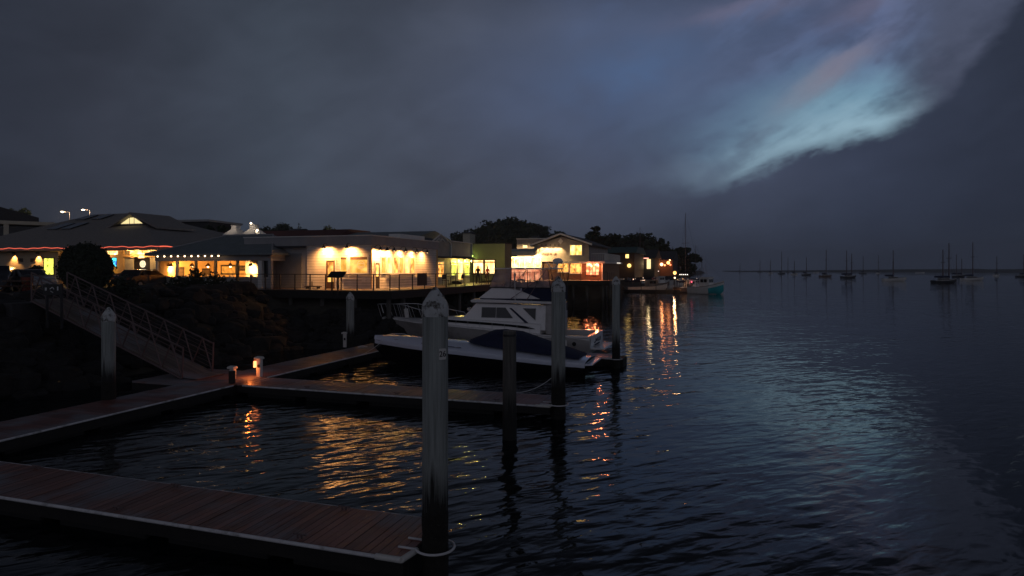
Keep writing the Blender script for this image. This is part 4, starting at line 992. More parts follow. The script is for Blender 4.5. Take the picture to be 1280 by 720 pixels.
# ------------------------------------------------------------------ railings, boards, furniture on the boardwalk
def railing(label, pts, pitch=1.28, skip=()):
    t = T('boardwalk_railing', label, 'railing', (pts[0][0],pts[0][1],D))
    top = MB(); wires = MB()
    for (pa,pb) in zip(pts, pts[1:]):
        L_ = math.hypot(pb[0]-pa[0],pb[1]-pa[1]); n = max(1,round(L_/pitch))
        top.tube((pa[0],pa[1],D+1.07),(pb[0],pb[1],D+1.07),.028,n=6)
        for q in (.15,.33,.51,.69,.87): wires.tube((pa[0],pa[1],D+q),(pb[0],pb[1],D+q),.007,n=4)
        for i in range(n+1 if pb is pts[-1] else n):
            x = pa[0]+(pb[0]-pa[0])*i/n; y = pa[1]+(pb[1]-pa[1])*i/n
            t.part('post', MB().box(x-.03,x+.03,y-.03,y+.03,D+.002,D+1.07), M['dark_metal'])
    t.part('top_rail', top, M['dark_metal'], smooth=50); t.part('wires', wires, M['dark_metal'])
    return t
railing('dark wire railing along the front edge of the boardwalk before the white building', [(-32.9,37.42),(-20.62,37.42)])
railing('dark wire railing along the water side of the boardwalk, running away from us', [(-20.62,38.7),(-20.62,79.5)], 1.9)
railing('brown railing along the front edge of the restaurant pier', [(-20.4,80.15),(-13.52,80.15),(-13.52,85.3)], 1.7)
for (a0_,a1_,b0_,b1_) in ((-33,-20.5,37.0,37.28),):
    pass
solo('boardwalk_edge_beam','dark timber edge beam under the front railing of the boardwalk','beam',(-33,37.2,D), MB().box(-33,-20.3,37.05,37.28,D-.55,D-.02).box(-20.48,-20.3,37.3,80,D-.55,D-.02), M['fascia'])
# tilted interpretive board on two posts
a0_,z1_ = hit_b(411.5,339.2,36.9); a1_,z0_ = hit_b(431,346,36.9)
ib = T('display_board','wide tilted black display board on two legs at the front railing','sign',((a0_+a1_)/2,36.9,D))
ib.part('panel', MB().prism([(36.62,z0_-.02),(36.66,z0_-.06),(37.16,z1_-.04),(37.12,z1_)],'a',a0_,a1_), M['black_paint'])
for x in (415,422.5):
    a,_ = hit_b(x,350,37.0); ib.part('leg', MB().box(a-.045,a+.045,37.0-.045,37.0+.045,D-.3,z1_-.22), M['dark_wood'])
# dark menu board hung on the railing
mbd = T('menu_board','dark square board fixed to the railing near the corner of the boardwalk','sign',(-20.9,40,D))
p0,z1_ = hit_a(521.5,343.5,-20.55); p1_,z0_ = hit_a(533,357,-20.55)
mbd.part('panel', MB().box(-20.56,-20.50,p0,p1_,D+.25,D+1.14), M['wood'], bev=.01); mbd.part('backing', MB().box(-20.60,-20.565,p0+.1,p1_-.1,D+.3,D+1.08), M['dark_metal'])
patio_chair('dark patio chair beside the false fronted shop wall, nearer one', -22.7, 51.0, R(60), M['black_paint'])
patio_chair('dark patio chair beside the false fronted shop window, farther one', -22.6, 54.2, R(-100), M['black_paint'])
table('small dark cafe table between the two patio chairs by the false fronted shop', -22.9, 52.6, M['black_paint'], .35)
for i in range(5):
    b = 58+i*3.1; table(('dark','brown','small dark','small brown','far brown')[i]+' terrace table outside the yellow porch, number %s from the near end'%(('one','two','three','four','five')[i]), -22.6, b, M['wood'], .42)
    patio_chair('dark terrace chair on the water side of terrace table %s'%(('one','two','three','four','five')[i]), -21.8, b, R(-90), M['dark_wood'], group='terrace chairs by the porch')
hb = T('bench','low bench against the lit white wall at the left of its door','bench',(-28.2,39.6,D))
hb.part('seat', MB().box(-28.6,-27.4,39.3,39.7,D+.14,D+.20), M['dark_wood']); hb.part('bracket', MB().box(-28.1,-28.04,39.45,39.5,D+.2,D+.55), M['dark_metal'])
hb.part('leg', MB().box(-28.5,-28.42,39.35,39.65,D,D+.14), M['dark_metal']); hb.part('leg', MB().box(-27.6,-27.52,39.35,39.65,D,D+.14), M['dark_metal'])
# piles carrying the pier and boardwalk
pp = None
def pier_pile(a, b, label, grp):
    return solo('pier_pile', label, 'pile', (a,b,0), MB().lathe((a,b,0), [(.17,-2.5),(.165,0),(.16,D-.31)], 12), M['pile_wood'], grp, smooth=50)
for i,a in enumerate((-23.4,-21.6,-19.8,-18.0,-16.2,-14.2)): pier_pile(a, 80.5, 'round timber pile under the front edge of the restaurant pier', 'piles under the front edge of the restaurant pier')
for i in range(7): pier_pile(-13.8 if i < 1 else -15.4, 83.5+3.2*i, 'round timber pile under the water side of the restaurant pier', 'piles under the water side of the restaurant pier')
for i in range(12): pier_pile(-20.75, 39.5+3.3*i, 'round timber pile under the water side of the boardwalk', 'piles under the water side of the boardwalk')
for i in range(5): pier_pile(-31+2.55*i, 37.6, 'round timber pile under the front railing of the boardwalk', 'piles under the front edge of the boardwalk')
solo('pier_edge_beam','dark timber edge beam along the front of the restaurant pier','beam',(-20,80,D), MB().box(-20.46,-13.2,79.84,80.0,D-.6,D-.02).box(-13.38,-13.2,80.0,85.6,D-.6,D-.02), M['fascia'])
# ------------------------------------------------------------------ boats
def interp(st, x):
    for p, q in zip(st, st[1:]):
        if p[0] <= x <= q[0]:
            f = (x-p[0])/(q[0]-p[0]); f2 = f
            return [p[i]+(q[i]-p[i])*f2 for i in range(len(p))]
    return list(st[-1])
def hull_rings(st, n=26):
    """st: (x, half beam at sheer, sheer z, half beam at chine, chine z, keel z)"""
    out = []; x0, x1 = st[0][0], st[-1][0]
    for i in range(n+1):
        x = x0+(x1-x0)*(i/n); 
        # smooth by averaging neighbours
        e = (x1-x0)*.05
        s_ = [interp(st, min(x1,max(x0,x+d))) for d in (-e,0,e)]
        q = [sum(v)/3 for v in zip(*s_)] if 0 < i < n else interp(st,x)
        _, hb, zs, hc, zc, zk = q
        m_ = .5*(hb+hc)+.06*hb; zm = .5*(zs+zc)
        out.append([(x,hb,zs),(x,m_,zm),(x,hc,zc),(x,0,zk),(x,-hc,zc),(x,-m_,zm),(x,-hb,zs)])
    return out
def deck_mesh(st, x0, x1, crown, inset=0.0, n=22, dz=0.0, shape=None):
    rings = []
    for i in range(n+1):
        x = x0+(x1-x0)*i/n; q = interp(st, x); hb = max(.01,q[1]-inset); z = q[2]+dz
        cr_h = crown*(shape(i/n) if shape else 1)
        rings.append([(x,hb*c,z+cr_h*(1-abs(c)**2.2)) for c in (1,.93,.8,.5,0,-.5,-.8,-.93,-1)])
    return MB().loft(rings, cap=False)
# ---- cabin cruiser
yt = T('cabin_cruiser','white cabin cruiser with clear vinyl flybridge enclosure at the far finger dock','boat',(-7.05,38.0,0),rot=TH+math.pi,grid=False)
YS = [(0,2.10,.92,1.95,.05,-.5),(2.0,2.2,.97,2.02,.05,-.6),(4.5,2.25,1.12,2.0,.08,-.7),(7,2.22,1.28,1.85,.14,-.7),(9.5,1.85,1.40,1.25,.3,-.6),(11.5,1.25,1.47,.65,.5,-.3),(12.9,.55,1.52,.2,.85,.2),(13.7,.05,1.55,.02,1.25,1.0)]
hm_ = MB().loft(hull_rings(YS)); yt.part('hull', hm_, M['hull_grey'], smooth=35)
rub = MB()
for sgn in (1,-1):
    pts = [(x, sgn*(interp(YS,x)[1]+.02), interp(YS,x)[2]-.02) for x in [i*.5 for i in range(0,28)]]
    yt.part('rub_rail', MB().path(pts,.045,6), M['gelcoat'], smooth=60)
yt.part('deck', deck_mesh(YS,3.0,13.6,.14,.0,dz=.004), M['gelcoat'], smooth=40)
cp = MB()  # cockpit: coamings and sole
for sgn in (1,-1): cp.prism([(0,sgn*2.12),(3.05,sgn*2.24),(3.05,sgn*1.9),(0,sgn*1.82)][::sgn],'z',.42,1.0)
cp.box(-.02,.28,-1.82,1.82,.42,.99)
yt.part('cockpit_coaming', cp, M['gelcoat'], bev=.03)
yt.part('cockpit_sole', MB().box(.28,3.1,-1.83,1.83,.34,.42), M['wood'])
yt.part('swim_platform', MB().prism([(-.75,-1.7),(0,-1.9),(0,1.9),(-.75,1.7)],'z',.22,.30), M['gelcoat'], bev=.02)
lets = yt.part('transom_lettering', MB().box(-.034,-.022,-1.1,-.95,.5,.75).box(-.034,-.022,-.85,-.55,.5,.56).box(-.034,-.022,-.85,-.78,.5,.75).box(-.034,-.022,-.4,-.15,.5,.75).box(-.034,-.022,0,.3,.55,.7).box(-.034,-.022,.42,.5,.5,.75).box(-.034,-.022,.6,.95,.5,.58).box(-.034,-.022,-.8,.7,.34,.42), M['navy_canvas'])
# trunk cabin with the long dark side light
def sidewall(prof_x, mb):
    rings=[]
    for x,hw,z0,z1 in prof_x:
        rings.append([(x,hw,z0),(x,hw*.96,z1-.08),(x,hw*.86,z1),(x,0,z1+.05),(x,-hw*.86,z1),(x,-hw*.96,z1-.08),(x,-hw,z0)])
    return mb.loft(rings)
yt.part('trunk_cabin', sidewall([(3.0,1.92,1.0,1.62),(5,1.92,1.12,1.72),(7.6,1.85,1.25,1.82),(9.2,1.6,1.35,1.80),(10.6,1.15,1.42,1.70),(11.6,.6,1.45,1.56)],MB()), M['gelcoat'], smooth=35)
for sgn in (1,-1):
    mm = MB(); r0=[]; r1=[]
    for x,hw,z in ((3.3,1.935,1.32),(3.9,1.935,1.40),(5,1.935,1.50),(7.6,1.865,1.60),(9.0,1.64,1.64)):
        tk = .07 if x>3.4 else .01
        r0.append([(x,sgn*hw,z-tk),(x,sgn*(hw+.012),z-tk),(x,sgn*(hw+.012),z+tk),(x,sgn*hw,z+tk)])
    mm.loft(r0,closed=True); yt.part('side_light', mm, M['glass_dark'])
# deckhouse
hs = MB(); hw=1.62
def house(profile, w0, w1, mb):
    n=len(profile); vs=[(x,w0,z) if z<2 else (x,w1,z) for x,z in profile]+[(x,-w0,z) if z<2 else (x,-w1,z) for x,z in profile]
    return mb.add(vs,[tuple(range(n)),tuple(range(n,2*n))[::-1]]+[(i,(i+1)%n,n+(i+1)%n,n+i) for i in range(n)])
dk = yt.part('deckhouse', house([(2.75,1.2),(8.1,1.70),(7.15,2.76),(2.75,2.70)],1.72,1.52,MB()), M['gelcoat'], bev=.04)
def hwz(z): return 1.72+(1.52-1.72)*(z-1.4)/(2.75-1.4)
def sidepoly(name, pts, mt, d0=.012, d1=.028):
    for sgn in (1,-1):
        n=len(pts); vs=[(x,sgn*(hwz(z)+d0-.02),z) for x,z in pts]+[(x,sgn*(hwz(z)+d1),z) for x,z in pts]
        mm=MB().add(vs,[tuple(range(n)),tuple(range(n,2*n))[::-1]]+[(i,(i+1)%n,n+(i+1)%n,n+i) for i in range(n)])
        yt.part(name, mm, mt, parent=dk)
sidepoly('side_window',[(6.75,1.90),(6.75,2.52),(5.85,2.52),(5.85,1.90)],M['glass_dark'])
sidepoly('side_window',[(5.80,1.90),(5.80,2.52),(5.25,2.52),(4.75,1.90)],M['glass_dark'])
sidepoly('side_window',[(3.35,2.50),(4.15,2.50),(3.35,1.80)],M['glass_dark'])
sidepoly('trim_stripe',[(5.0,2.50),(4.86,2.50),(3.75,1.62),(3.95,1.62)],M['navy_canvas'])
ws = MB().add([(8.12,-1.3,1.78),(8.12,1.3,1.78),(7.25,1.2,2.68),(7.25,-1.2,2.68),(8.16,-1.3,1.78),(8.16,1.3,1.78),(7.29,1.2,2.68),(7.29,-1.2,2.68)],[(0,1,2,3),(4,5,6,7),(0,1,5,4),(1,2,6,5),(2,3,7,6),(3,0,4,7)])
yt.part('windscreen', ws, M['glass_dark'], parent=dk)
yt.part('flybridge_deck', MB().prism([(2.3,2.78),(7.35,2.80),(7.45,2.92),(7.2,3.02),(2.3,2.92)],'b',-1.80,1.80) , M['gelcoat'], bev=.04)
yt.part('flybridge_stripe', MB().box(3.3,6.9,-1.60,1.60,3.0,3.06), M['navy_canvas'])
fb = MB(); pr=[(3.1,3.05),(7.0,3.05),(6.2,3.68),(5.2,3.72),(4.3,3.52)]
n=len(pr); fb.add([(x,1.56-.25*(z-3.05),z) for x,z in pr]+[(x,-1.56+.25*(z-3.05),z) for x,z in pr],[tuple(range(n)),tuple(range(n,2*n))[::-1]]+[(i,(i+1)%n,n+(i+1)%n,n+i) for i in range(n)])
yt.part('flybridge_coaming', fb, M['gelcoat'], bev=.04)
yt.part('venturi_hatch', MB().box(5.3,6.15,-.5,1.2,3.70,3.79), M['rubber'], bev=.02)
yt.part('flybridge_skirt', MB().box(2.15,4.25,-1.42,1.42,2.95,3.70), M['navy_canvas'])
tp = yt.part('hardtop', MB().box(2.45,6.0,-1.50,1.50,4.82,4.90), M['gelcoat'], bev=.03)
fr_ = MB()
for sgn in (1,-1):
    for (x0_,x1_) in ((6.35,5.85),(5.0,4.9),(3.9,3.9),(2.5,2.65),(2.2,2.5)):
        fr_.tube((x0_,sgn*1.45,3.70),(x1_,sgn*1.42,4.84),.022,n=6)
    fr_.tube((2.2,sgn*1.45,3.72),(6.35,sgn*1.45,3.72),.03,n=6)
    fr_.tube((5.0,sgn*1.45,3.75),(3.9,sgn*1.43,4.8),.015,n=5)
yt.part('enclosure_frame', fr_, M['dark_metal'])
for sgn in (1,-1):
    for (xa,xb,xc,xd) in ((6.33,5.02,4.92,5.83),(4.98,3.92,3.92,4.88),(3.88,2.52,2.67,3.88)):
        mm=MB(); r0=[]
        for j in range(5):
            f=j/4
            r0.append([(xa+(xb-xa)*i/8+((xd+(xc-xd)*i/8)-(xa+(xb-xa)*i/8))*f, sgn*(1.45-.03*f+.02*math.sin(i*1.9+j)), 3.74+1.08*f) for i in range(9)])
        mm.loft(r0,cap=False); yt.part('vinyl_panel', mm, M['vinyl'], smooth=80)
mm=MB().add([(6.36,-1.42,3.74),(6.36,1.42,3.74),(5.88,1.4,4.82),(5.88,-1.4,4.82)],[(0,1,2,3)]); yt.part('vinyl_panel', mm, M['vinyl'])
yt.part('helm_seat', MB().box(3.4,3.9,-.5,.1,3.05,4.1).box(5.0,5.5,-.9,.9,3.05,4.05), M['rubber'], bev=.04)
yt.part('aft_curtain', MB().box(2.15,2.20,-1.5,1.5,1.0,2.78).box(2.2,2.75,1.46,1.52,1.0,2.78).box(2.2,2.75,-1.52,-1.46,1.0,2.78), M['hull_grey'])
# radar dome, mast, outriggers, rods
yt.part('radar_mast', MB().tube((2.55,0,4.9),(2.4,0,5.2),.05).box(2.15,2.75,-.25,.25,5.15,5.19).tube((2.6,.9,4.9),(2.9,.9,5.25),.03), M['gelcoat'])
yt.part('radar_dome', MB().lathe((2.4,.0,5.19),[(.24,0),(.30,.06),(.30,.18),(.22,.27),(.08,.31),(0,.315)],20), M['gelcoat'], smooth=60)
rods = MB()
for (x,y,h,dx,dy) in ((2.3,1.2,2.6,-.5,.1),(2.05,.8,2.8,-.2,.0),(1.95,.4,2.7,-.35,-.1),(2.1,-.2,2.8,-.5,.1),(2.0,-.7,2.6,-.1,-.1),(1.6,1.0,2.4,-.1,.1)):
    rods.tube((x,y,2.4),(x+dx,y+dy,2.4+h),.016,.006,n=5); rods.tube((x,y,2.4),(x,y,2.75),.03,n=6)
yt.part('fishing_rods', rods, M['dark_metal'])
for sgn in (1,-1): yt.part('outrigger', MB().tube((3.9,sgn*1.7,2.95),(2.2,sgn*2.0,5.4),.03,.012,n=6).tube((4.9,sgn*1.6,3.05),(3.0,sgn*1.75,4.3),.02,n=5), M['alu'])
yt.part('whip_aerial', MB().tube((4.6,1.66,2.95),(4.62,1.7,4.75),.028,.02,n=6), M['gelcoat'])
yt.part('searchlight', MB().tube((7.8,.9,1.85),(7.85,.9,2.25),.03).lathe((7.85,.9,2.22),[(.0,0),(.13,.03),(.15,.12),(.1,.22),(0,.25)],12), M['steel'], smooth=50)
# bow pulpit and rails
pu = yt.part('bow_pulpit', MB().prism([(13.0,-.32),(14.55,-.22),(14.6,0),(14.55,.22),(13.0,.32)],'z',1.50,1.62), M['gelcoat'], bev=.02)
for sgn in (1,-1):
    rl = MB(); base=[]; tops=[]
    for i in range(10):
        x = 9.0+i*.6; q=interp(YS,min(x,13.6)); y=sgn*max(.22,q[1]-.12); z=q[2]+.12 if x<13 else 1.62
        base.append((x,y,z)); tops.append((x+.3,y*1.02,z+(.45+.45*min(1,i/5))))
    for p,q in zip(base,tops): rl.tube(p,q,.014,n=5)
    tops[-1] = (14.7,sgn*.2,2.50)
    rl.path(tops,.018,6); rl.tube(tops[0],base[0],.016); rl.tube((14.7,sgn*.2,2.5),(14.4,sgn*.2,1.62),.016,n=5)
    yt.part('bow_rail', rl, M['steel'], smooth=50)
yt.part('bow_rail_end', MB().tube((14.7,-.2,2.5),(14.7,.2,2.5),.018), M['steel'])
yt.part('deck_fender', MB().tube((12.35,.5,1.66),(12.45,.5,2.25),.14,n=12).tube((12.45,.5,2.25),(12.46,.5,2.32),.05), M['trim'], smooth=50, bev=.02)
yt.part('anchor', MB().tube((14.2,0,1.68),(14.9,0,1.45),.03).tube((14.9,-.2,1.5),(14.9,.2,1.5),.03), M['steel'])
for sgn in (1,-1): yt.part('exhaust_port', MB().tube((.9,sgn*2.15,.55),(.9,sgn*2.2,.55),.12,n=12), M['rubber'])

for sgn in (1,-1):
    rl=MB()
    for i in range(8): rl.tube((3.6+i*.78,sgn*2.0,interp(YS,3.6+i*.78)[2]+.03),(3.6+i*.78,sgn*2.0,interp(YS,3.6+i*.78)[2]+.42),.013,n=5)
    rl.path([(3.6+i*.78,sgn*2.0,interp(YS,3.6+i*.78)[2]+.42) for i in range(8)],.015,5)
    yt.part('side_rail', rl, M['steel'], smooth=50)
    for x in (1.4,5.6,9.0): 
        q=interp(YS,x); yt.part('fender', MB().lathe((x,sgn*(q[1]+.14),q[2]-.78),[(.0,0),(.09,.03),(.12,.1),(.12,.5),(.09,.57),(.03,.62),(.012,.85)],12), M['trim'], smooth=50)
    yt.part('grab_rail', MB().path([(3.6,sgn*1.5,2.98),(3.8,sgn*1.56,3.05),(6.6,sgn*1.56,3.05),(6.8,sgn*1.5,2.98)],.014,5), M['steel'])
yt.part('radar_arch_light', MB().tube((2.5,.6,4.9),(2.5,.6,5.1),.03).tube((4.2,-.6,4.9),(4.2,-.6,6.3),.012,n=5), M['steel'])
yt.part('cockpit_ladder', MB().tube((2.4,.9,.42),(2.6,.9,2.9),.02).tube((2.4,1.25,.42),(2.6,1.25,2.9),.02).tube((2.45,.9,1.0),(2.45,1.25,1.0),.018).tube((2.5,.9,1.6),(2.5,1.25,1.6),.018).tube((2.55,.9,2.2),(2.55,1.25,2.2),.018), M['steel'])
# ---- speedboat
sbt = T('speedboat','long black hulled speedboat with white deck under a navy canvas cockpit cover','boat',(-5.75,29.35,0),rot=TH+math.pi,grid=False)
SS = [(0,1.28,.60,1.15,.0,-.35),(2,1.35,.70,1.18,.02,-.45),(4.5,1.36,.86,1.1,.06,-.5),(7,1.22,1.0,.85,.15,-.5),(9,.85,1.10,.48,.35,-.35),(10.4,.42,1.17,.18,.6,.05),(11.35,.04,1.2,.02,1.0,.8)]
sbt.part('hull', MB().loft(hull_rings(SS)), M['hull_black'], smooth=35)
dkm = deck_mesh(SS,0,11.3,.34,.0,dz=.004,shape=lambda f: .35+.65*min(1,f/.25)*(1-max(0,(f-.75)/.25)**1.5*.6)); sbt.part('deck', dkm, M['gelcoat_blue'], smooth=50)
band = MB()
for sgn in (1,-1):
    rg=[]
    for i in range(27):
        x = 11.25*i/26; q=interp(SS,x); y=q[1]; z=q[2]
        rg.append([(x,sgn*(y+.004),z+.008),(x,sgn*(y+.022),z-.10),(x,sgn*(y+.004),z-.20),(x,sgn*(y-.05),z-.15)])
    band.loft(rg,closed=True)
sbt.part('side_band', band, M['gelcoat_blue'], smooth=60)
cv=[]
for (x,hw,z,zb_) in ((.35,.95,.86,.74),(1.0,1.08,1.08,.84),(2.2,1.12,1.42,.96),(3.4,1.10,1.80,1.06),(4.1,1.06,1.93,1.12),(4.8,1.0,1.84,1.18),(5.5,.80,1.55,1.26),(5.95,.35,1.38,1.30)):
    fl = .035*math.sin(x*5)
    cv.append([(x,hw*1.02,zb_),(x,hw*.98,zb_+(z-zb_)*.35),(x,hw*.80,zb_+(z-zb_)*.75+fl),(x,hw*.45,z-.03+fl),(x,0,z),(x,-hw*.45,z-.03-fl),(x,-hw*.80,zb_+(z-zb_)*.75),(x,-hw*.98,zb_+(z-zb_)*.35),(x,-hw*1.02,zb_)])
sbt.part('cockpit_cover', MB().loft(cv), M['navy_canvas'], smooth=60)
sbt.part('swim_platform', MB().prism([(-.32,-1.05),(.05,-1.25),(.05,1.25),(-.32,1.05)],'z',.50,.58), M['gelcoat_blue'], bev=.02)
for sgn in (1,-1):
    sbt.part('accent_stripe', MB().loft([[(x,sgn*(interp(SS,x)[1]*c),interp(SS,x)[2]+zz+.006) for c,zz in ((.92,.115),(.90,.13),(.88,.142))] for x in (6.0,6.8,7.6,8.2)],cap=False), M['navy_canvas'])
    for x in (2.2,6.2,9.8): sbt.part('cleat', MB().tube((x-.12,sgn*(interp(SS,x)[1]-.12),interp(SS,x)[2]+.14),(x+.12,sgn*(interp(SS,x)[1]-.12),interp(SS,x)[2]+.14),.018), M['steel'])
sbt.part('deck_hatch', MB().cbox((8.2,0,1.46),.7,.6,.03), M['glass_dark'])
sbt.part('bow_grab_rail', MB().path([(9.4,.35,1.38),(9.8,.32,1.48),(10.4,.2,1.48),(10.7,.1,1.40)],.014,5).path([(9.4,-.35,1.38),(9.8,-.32,1.48),(10.4,-.2,1.48),(10.7,-.1,1.40)],.014,5), M['steel'])
# mooring lines
def line(label, p, q, sag):
    pts=[tuple(Vector(p).lerp(Vector(q),i/10)-Vector((0,0,sag*4*(i/10)*(1-i/10)))) for i in range(11)]
    solo('mooring_line', label, 'rope', p, MB().path(pts,.012,5), M['bumper'])
line('mooring line from the speedboat bow down to the walkway edge',(-16.4,29.1,1.2),(-17.6,27.2,.47),.25)
line('mooring line from the speedboat stern to the middle finger',(-6.5,28.1,.75),(-7.2,21.4,.47),.45)

# ---- small craft among the lit quay, each its own shape
def vessel(label, name, loc, rot, L_, B_, fb, hullm, deckm, cabin=None, masts=(), band=None, extras=None, cat='boat', group=None):
    """cabin: (x0,x1,half width,height)"""
    t = T(name, label, cat, loc, group, rot=rot, grid=False)
    h = B_/2
    st = [(0,h*.82,fb*.95,h*.7,.05,-.4),(L_*.3,h,fb*.9,h*.85,.05,-.5),(L_*.6,h*.97,fb*1.05,h*.72,.1,-.5),(L_*.85,h*.5,fb*1.35,h*.28,.3,-.3),(L_,.04,fb*1.6,.02,fb*.9,fb*.5)]
    hl = t.part('hull', MB().loft(hull_rings(st,14)), hullm, smooth=40)
    t.part('deck', deck_mesh(st,0,L_*.99,.08,n=12,dz=.004), deckm, smooth=50)
    rr_=MB()
    for sgn in (1,-1): rr_.path([(x,sgn*(interp(st,x)[1]+.01),interp(st,x)[2]) for x in [L_*i/12 for i in range(13)]],.05,5)
    t.part('rub_rail', rr_, band or M['trim'])
    if cabin:
        x0,x1,hw,ch = cabin; zb_ = fb*.95
        t.part('cabin', MB().prism([(x0,zb_),(x1+.25,zb_),(x1,zb_+ch),(x0+.1,zb_+ch)],'b',-hw,hw), deckm, bev=.03)
        t.part('cabin_roof', MB().box(x0-.15,x1+.2,-hw-.12,hw+.12,zb_+ch,zb_+ch+.08), M['trim'])
        for sgn in (1,-1):
            wn=2; ww=(x1-x0-.5)/wn
            for i in range(wn): t.part('cabin_window', MB().box(x0+.3+i*ww,x0+.2+(i+1)*ww,sgn*hw-.015,sgn*hw+.02,zb_+ch*.5,zb_+ch*.85), M['glass_dark'])
        for sgn in (1,-1): t.part('windscreen', MB().cbox((x1+.13,sgn*hw*.48,zb_+ch*.66),.05,hw*.8,ch*.36,0,0,R(-7)), M['glass_dark'])
    for (mx_,mh,mr) in masts:
        z=fb+ (cabin[3] if cabin and cabin[0]<mx_<cabin[1] else 0)
        m_=t.part('mast', MB().tube((mx_,0,fb*.8),(mx_,0,mh),mr,mr*.6,n=8).tube((mx_,-mh*.07,mh*.62),(mx_,mh*.07,mh*.62),mr*.4,n=5), M['alu'])
        t.part('boom', MB().tube((mx_,0,fb+1.0),(mx_-L_*.36,0,fb+1.1),mr*.7,n=6).tube((mx_-.05,0,fb+1.18),(mx_-L_*.34,0,fb+1.26),mr*2.2,mr*1.3,n=8), M['navy_canvas'])
        t.part('rigging', MB().tube((mx_,0,mh),(L_*.98,0,fb*1.6),.012,n=4).tube((mx_,0,mh),(.1,0,fb),.012,n=4).tube((mx_,0,mh*.95),(mx_,h*.95,fb),.012,n=4).tube((mx_,0,mh*.95),(mx_,-h*.95,fb),.012,n=4), M['dark_metal'])
    if extras: extras(t, st, fb)
    return t
M['hull_white'] = mat('hull_offwhite', (.82,.80,.77), .4, .08, 1)
M['hull_teal'] = mat('hull_teal', (.03,.50,.55), .4, .1, 1)
M['hull_tan'] = mat('hull_tan', (.20,.13,.10), .5, .1, 1)
M['hull_dark'] = mat('hull_dark', (.02,.02,.024), .5, .1, 1)
M['deck_grey'] = mat('deck_grey', (.22,.22,.22), .6, .1, 1)
def ex_trawl(t, st, fb):
    t.part('gantry', MB().tube((1.2,-1.1,fb),(1.6,-.7,4.6),.06).tube((1.2,1.1,fb),(1.6,.7,4.6),.06).tube((1.6,-.7,4.6),(1.6,.7,4.6),.05), M['alu'])
    t.part('sail_cover', MB().loft([[(x,.25,z),(x,0,z+.35),(x,-.25,z)] for x,z in ((1.5,2.1),(3,2.35),(5,2.5),(7,2.3))],closed=True), M['navy_canvas'])
    t.part('deck_light', MB().ball((2.4,1.0,2.6),.14,8).box(4.2,6.5,1.25,1.33,2.35,2.5), emit('deck_light',(1,.62,.42),3.0))
a_,b_ = water_ab(781.5,364,0); a1_,b1_ = water_ab(834,363.5,0); X0,Y0,_ = W(a_,b_); X1,Y1,_ = W(a1_,b1_)
vessel('pale long fishing boat with a mast, just beyond the restaurant pier','fishing_boat',(a_,b_,0),math.atan2(Y1-Y0,X1-X0),math.hypot(X1-X0,Y1-Y0),3.2,1.0,M['hull_white'],M['deck_grey'],cabin=(5.2,7.4,1.0,1.5),masts=((3.6,14.3,.075),),extras=ex_trawl)
def ex_dark(t, st, fb):
    t.part('gantry', MB().tube((1.0,-1,fb),(1,-1,3.8),.07).tube((1.0,1,fb),(1,1,3.8),.07).tube((1,-1,3.8),(1,1,3.8),.06).tube((1,0,3.8),(4,0,5.5),.05), M['dark_metal'])
    t.part('port_light', MB().ball((3.0,-1.2,2.2),.13,8), emit('port_light',(1,.10,.16),4))
a_,b_ = water_ab(846,365.5,0); vessel('tan workboat with red port light, squeezed between the pale boat and the teal boat','workboat',(a_,b_,0),R(28),7.5,2.9,1.1,M['hull_tan'],M['hull_white'],cabin=(2.6,4.4,.9,1.5),masts=((2.4,16.8,.07),),extras=ex_dark)
a_,b_ = water_ab(832,363.5,0); vessel('grey inflatable dinghy beside the stern of the pale fishing boat','dinghy',(a_,b_,0),R(14),4.2,1.9,.6,M['deck_grey'],M['rubber'])
a_,b_ = water_ab(806,356,0); vessel('covered motor boat berthed behind the pale fishing boat','motor_boat',(a_,b_,0),R(5),9,3.2,1.4,M['hull_white'],M['deck_grey'],cabin=(2,5.6,1.2,1.5))
a_,b_ = water_ab(825,356,0); vessel('white boat with a navy covered cabin behind the dinghy','motor_boat',(a_,b_,0),R(10),7.5,2.8,1.5,M['hull_white'],M['navy_canvas'],cabin=(1.5,4.6,1.1,1.6))
def ex_teal(t, st, fb):
    rg=[]
    for sgn in (1,-1):
        rg=[]
        for i in range(11):
            x=st[-1][0]*(.62+.372*i/10); q=interp(st,x); rg.append([(x,sgn*(q[1]*.97+.04),q[2]-.5),(x,sgn*(q[1]*.5+q[3]*.5+.05+.03*q[1]),(q[2]+q[4])/2-.1),(x,sgn*(q[3]+.05),q[4]),(x,sgn*(q[3]*.5+.04),(q[4]+max(q[5],-.2))/2),(x,sgn*.03,max(q[5],-.2)-.03)])
        t.part('teal_bow_panel', MB().loft(rg,cap=False), M['hull_teal'], smooth=60)
    t.part('bulwark_stripe', MB().box(0.02,.2,-1.3,1.3,fb,fb+.4), M['hull_tan'])
    t.part('aerials', MB().tube((3.2,.6,3.2),(3.1,.6,6.0),.025,n=5).tube((3.2,-.6,3.2),(3.1,-.6,5.2),.025,n=5).tube((2.2,0,1.5),(2.2,0,5.2),.05,n=6).tube((2.2,0,4.9),(.2,0,3.6),.04,n=6), M['alu'])
a_,b_ = water_ab(862,366.8,0)
vessel('fishing boat with teal bow and pale wheelhouse, moored outermost at the quay','fishing_boat',(a_,b_,0),R(-38),7.0,3.3,1.5,M['hull_white'],M['hull_white'],cabin=(2.4,4.3,1.2,1.75),band=M['hull_tan'],extras=ex_teal)

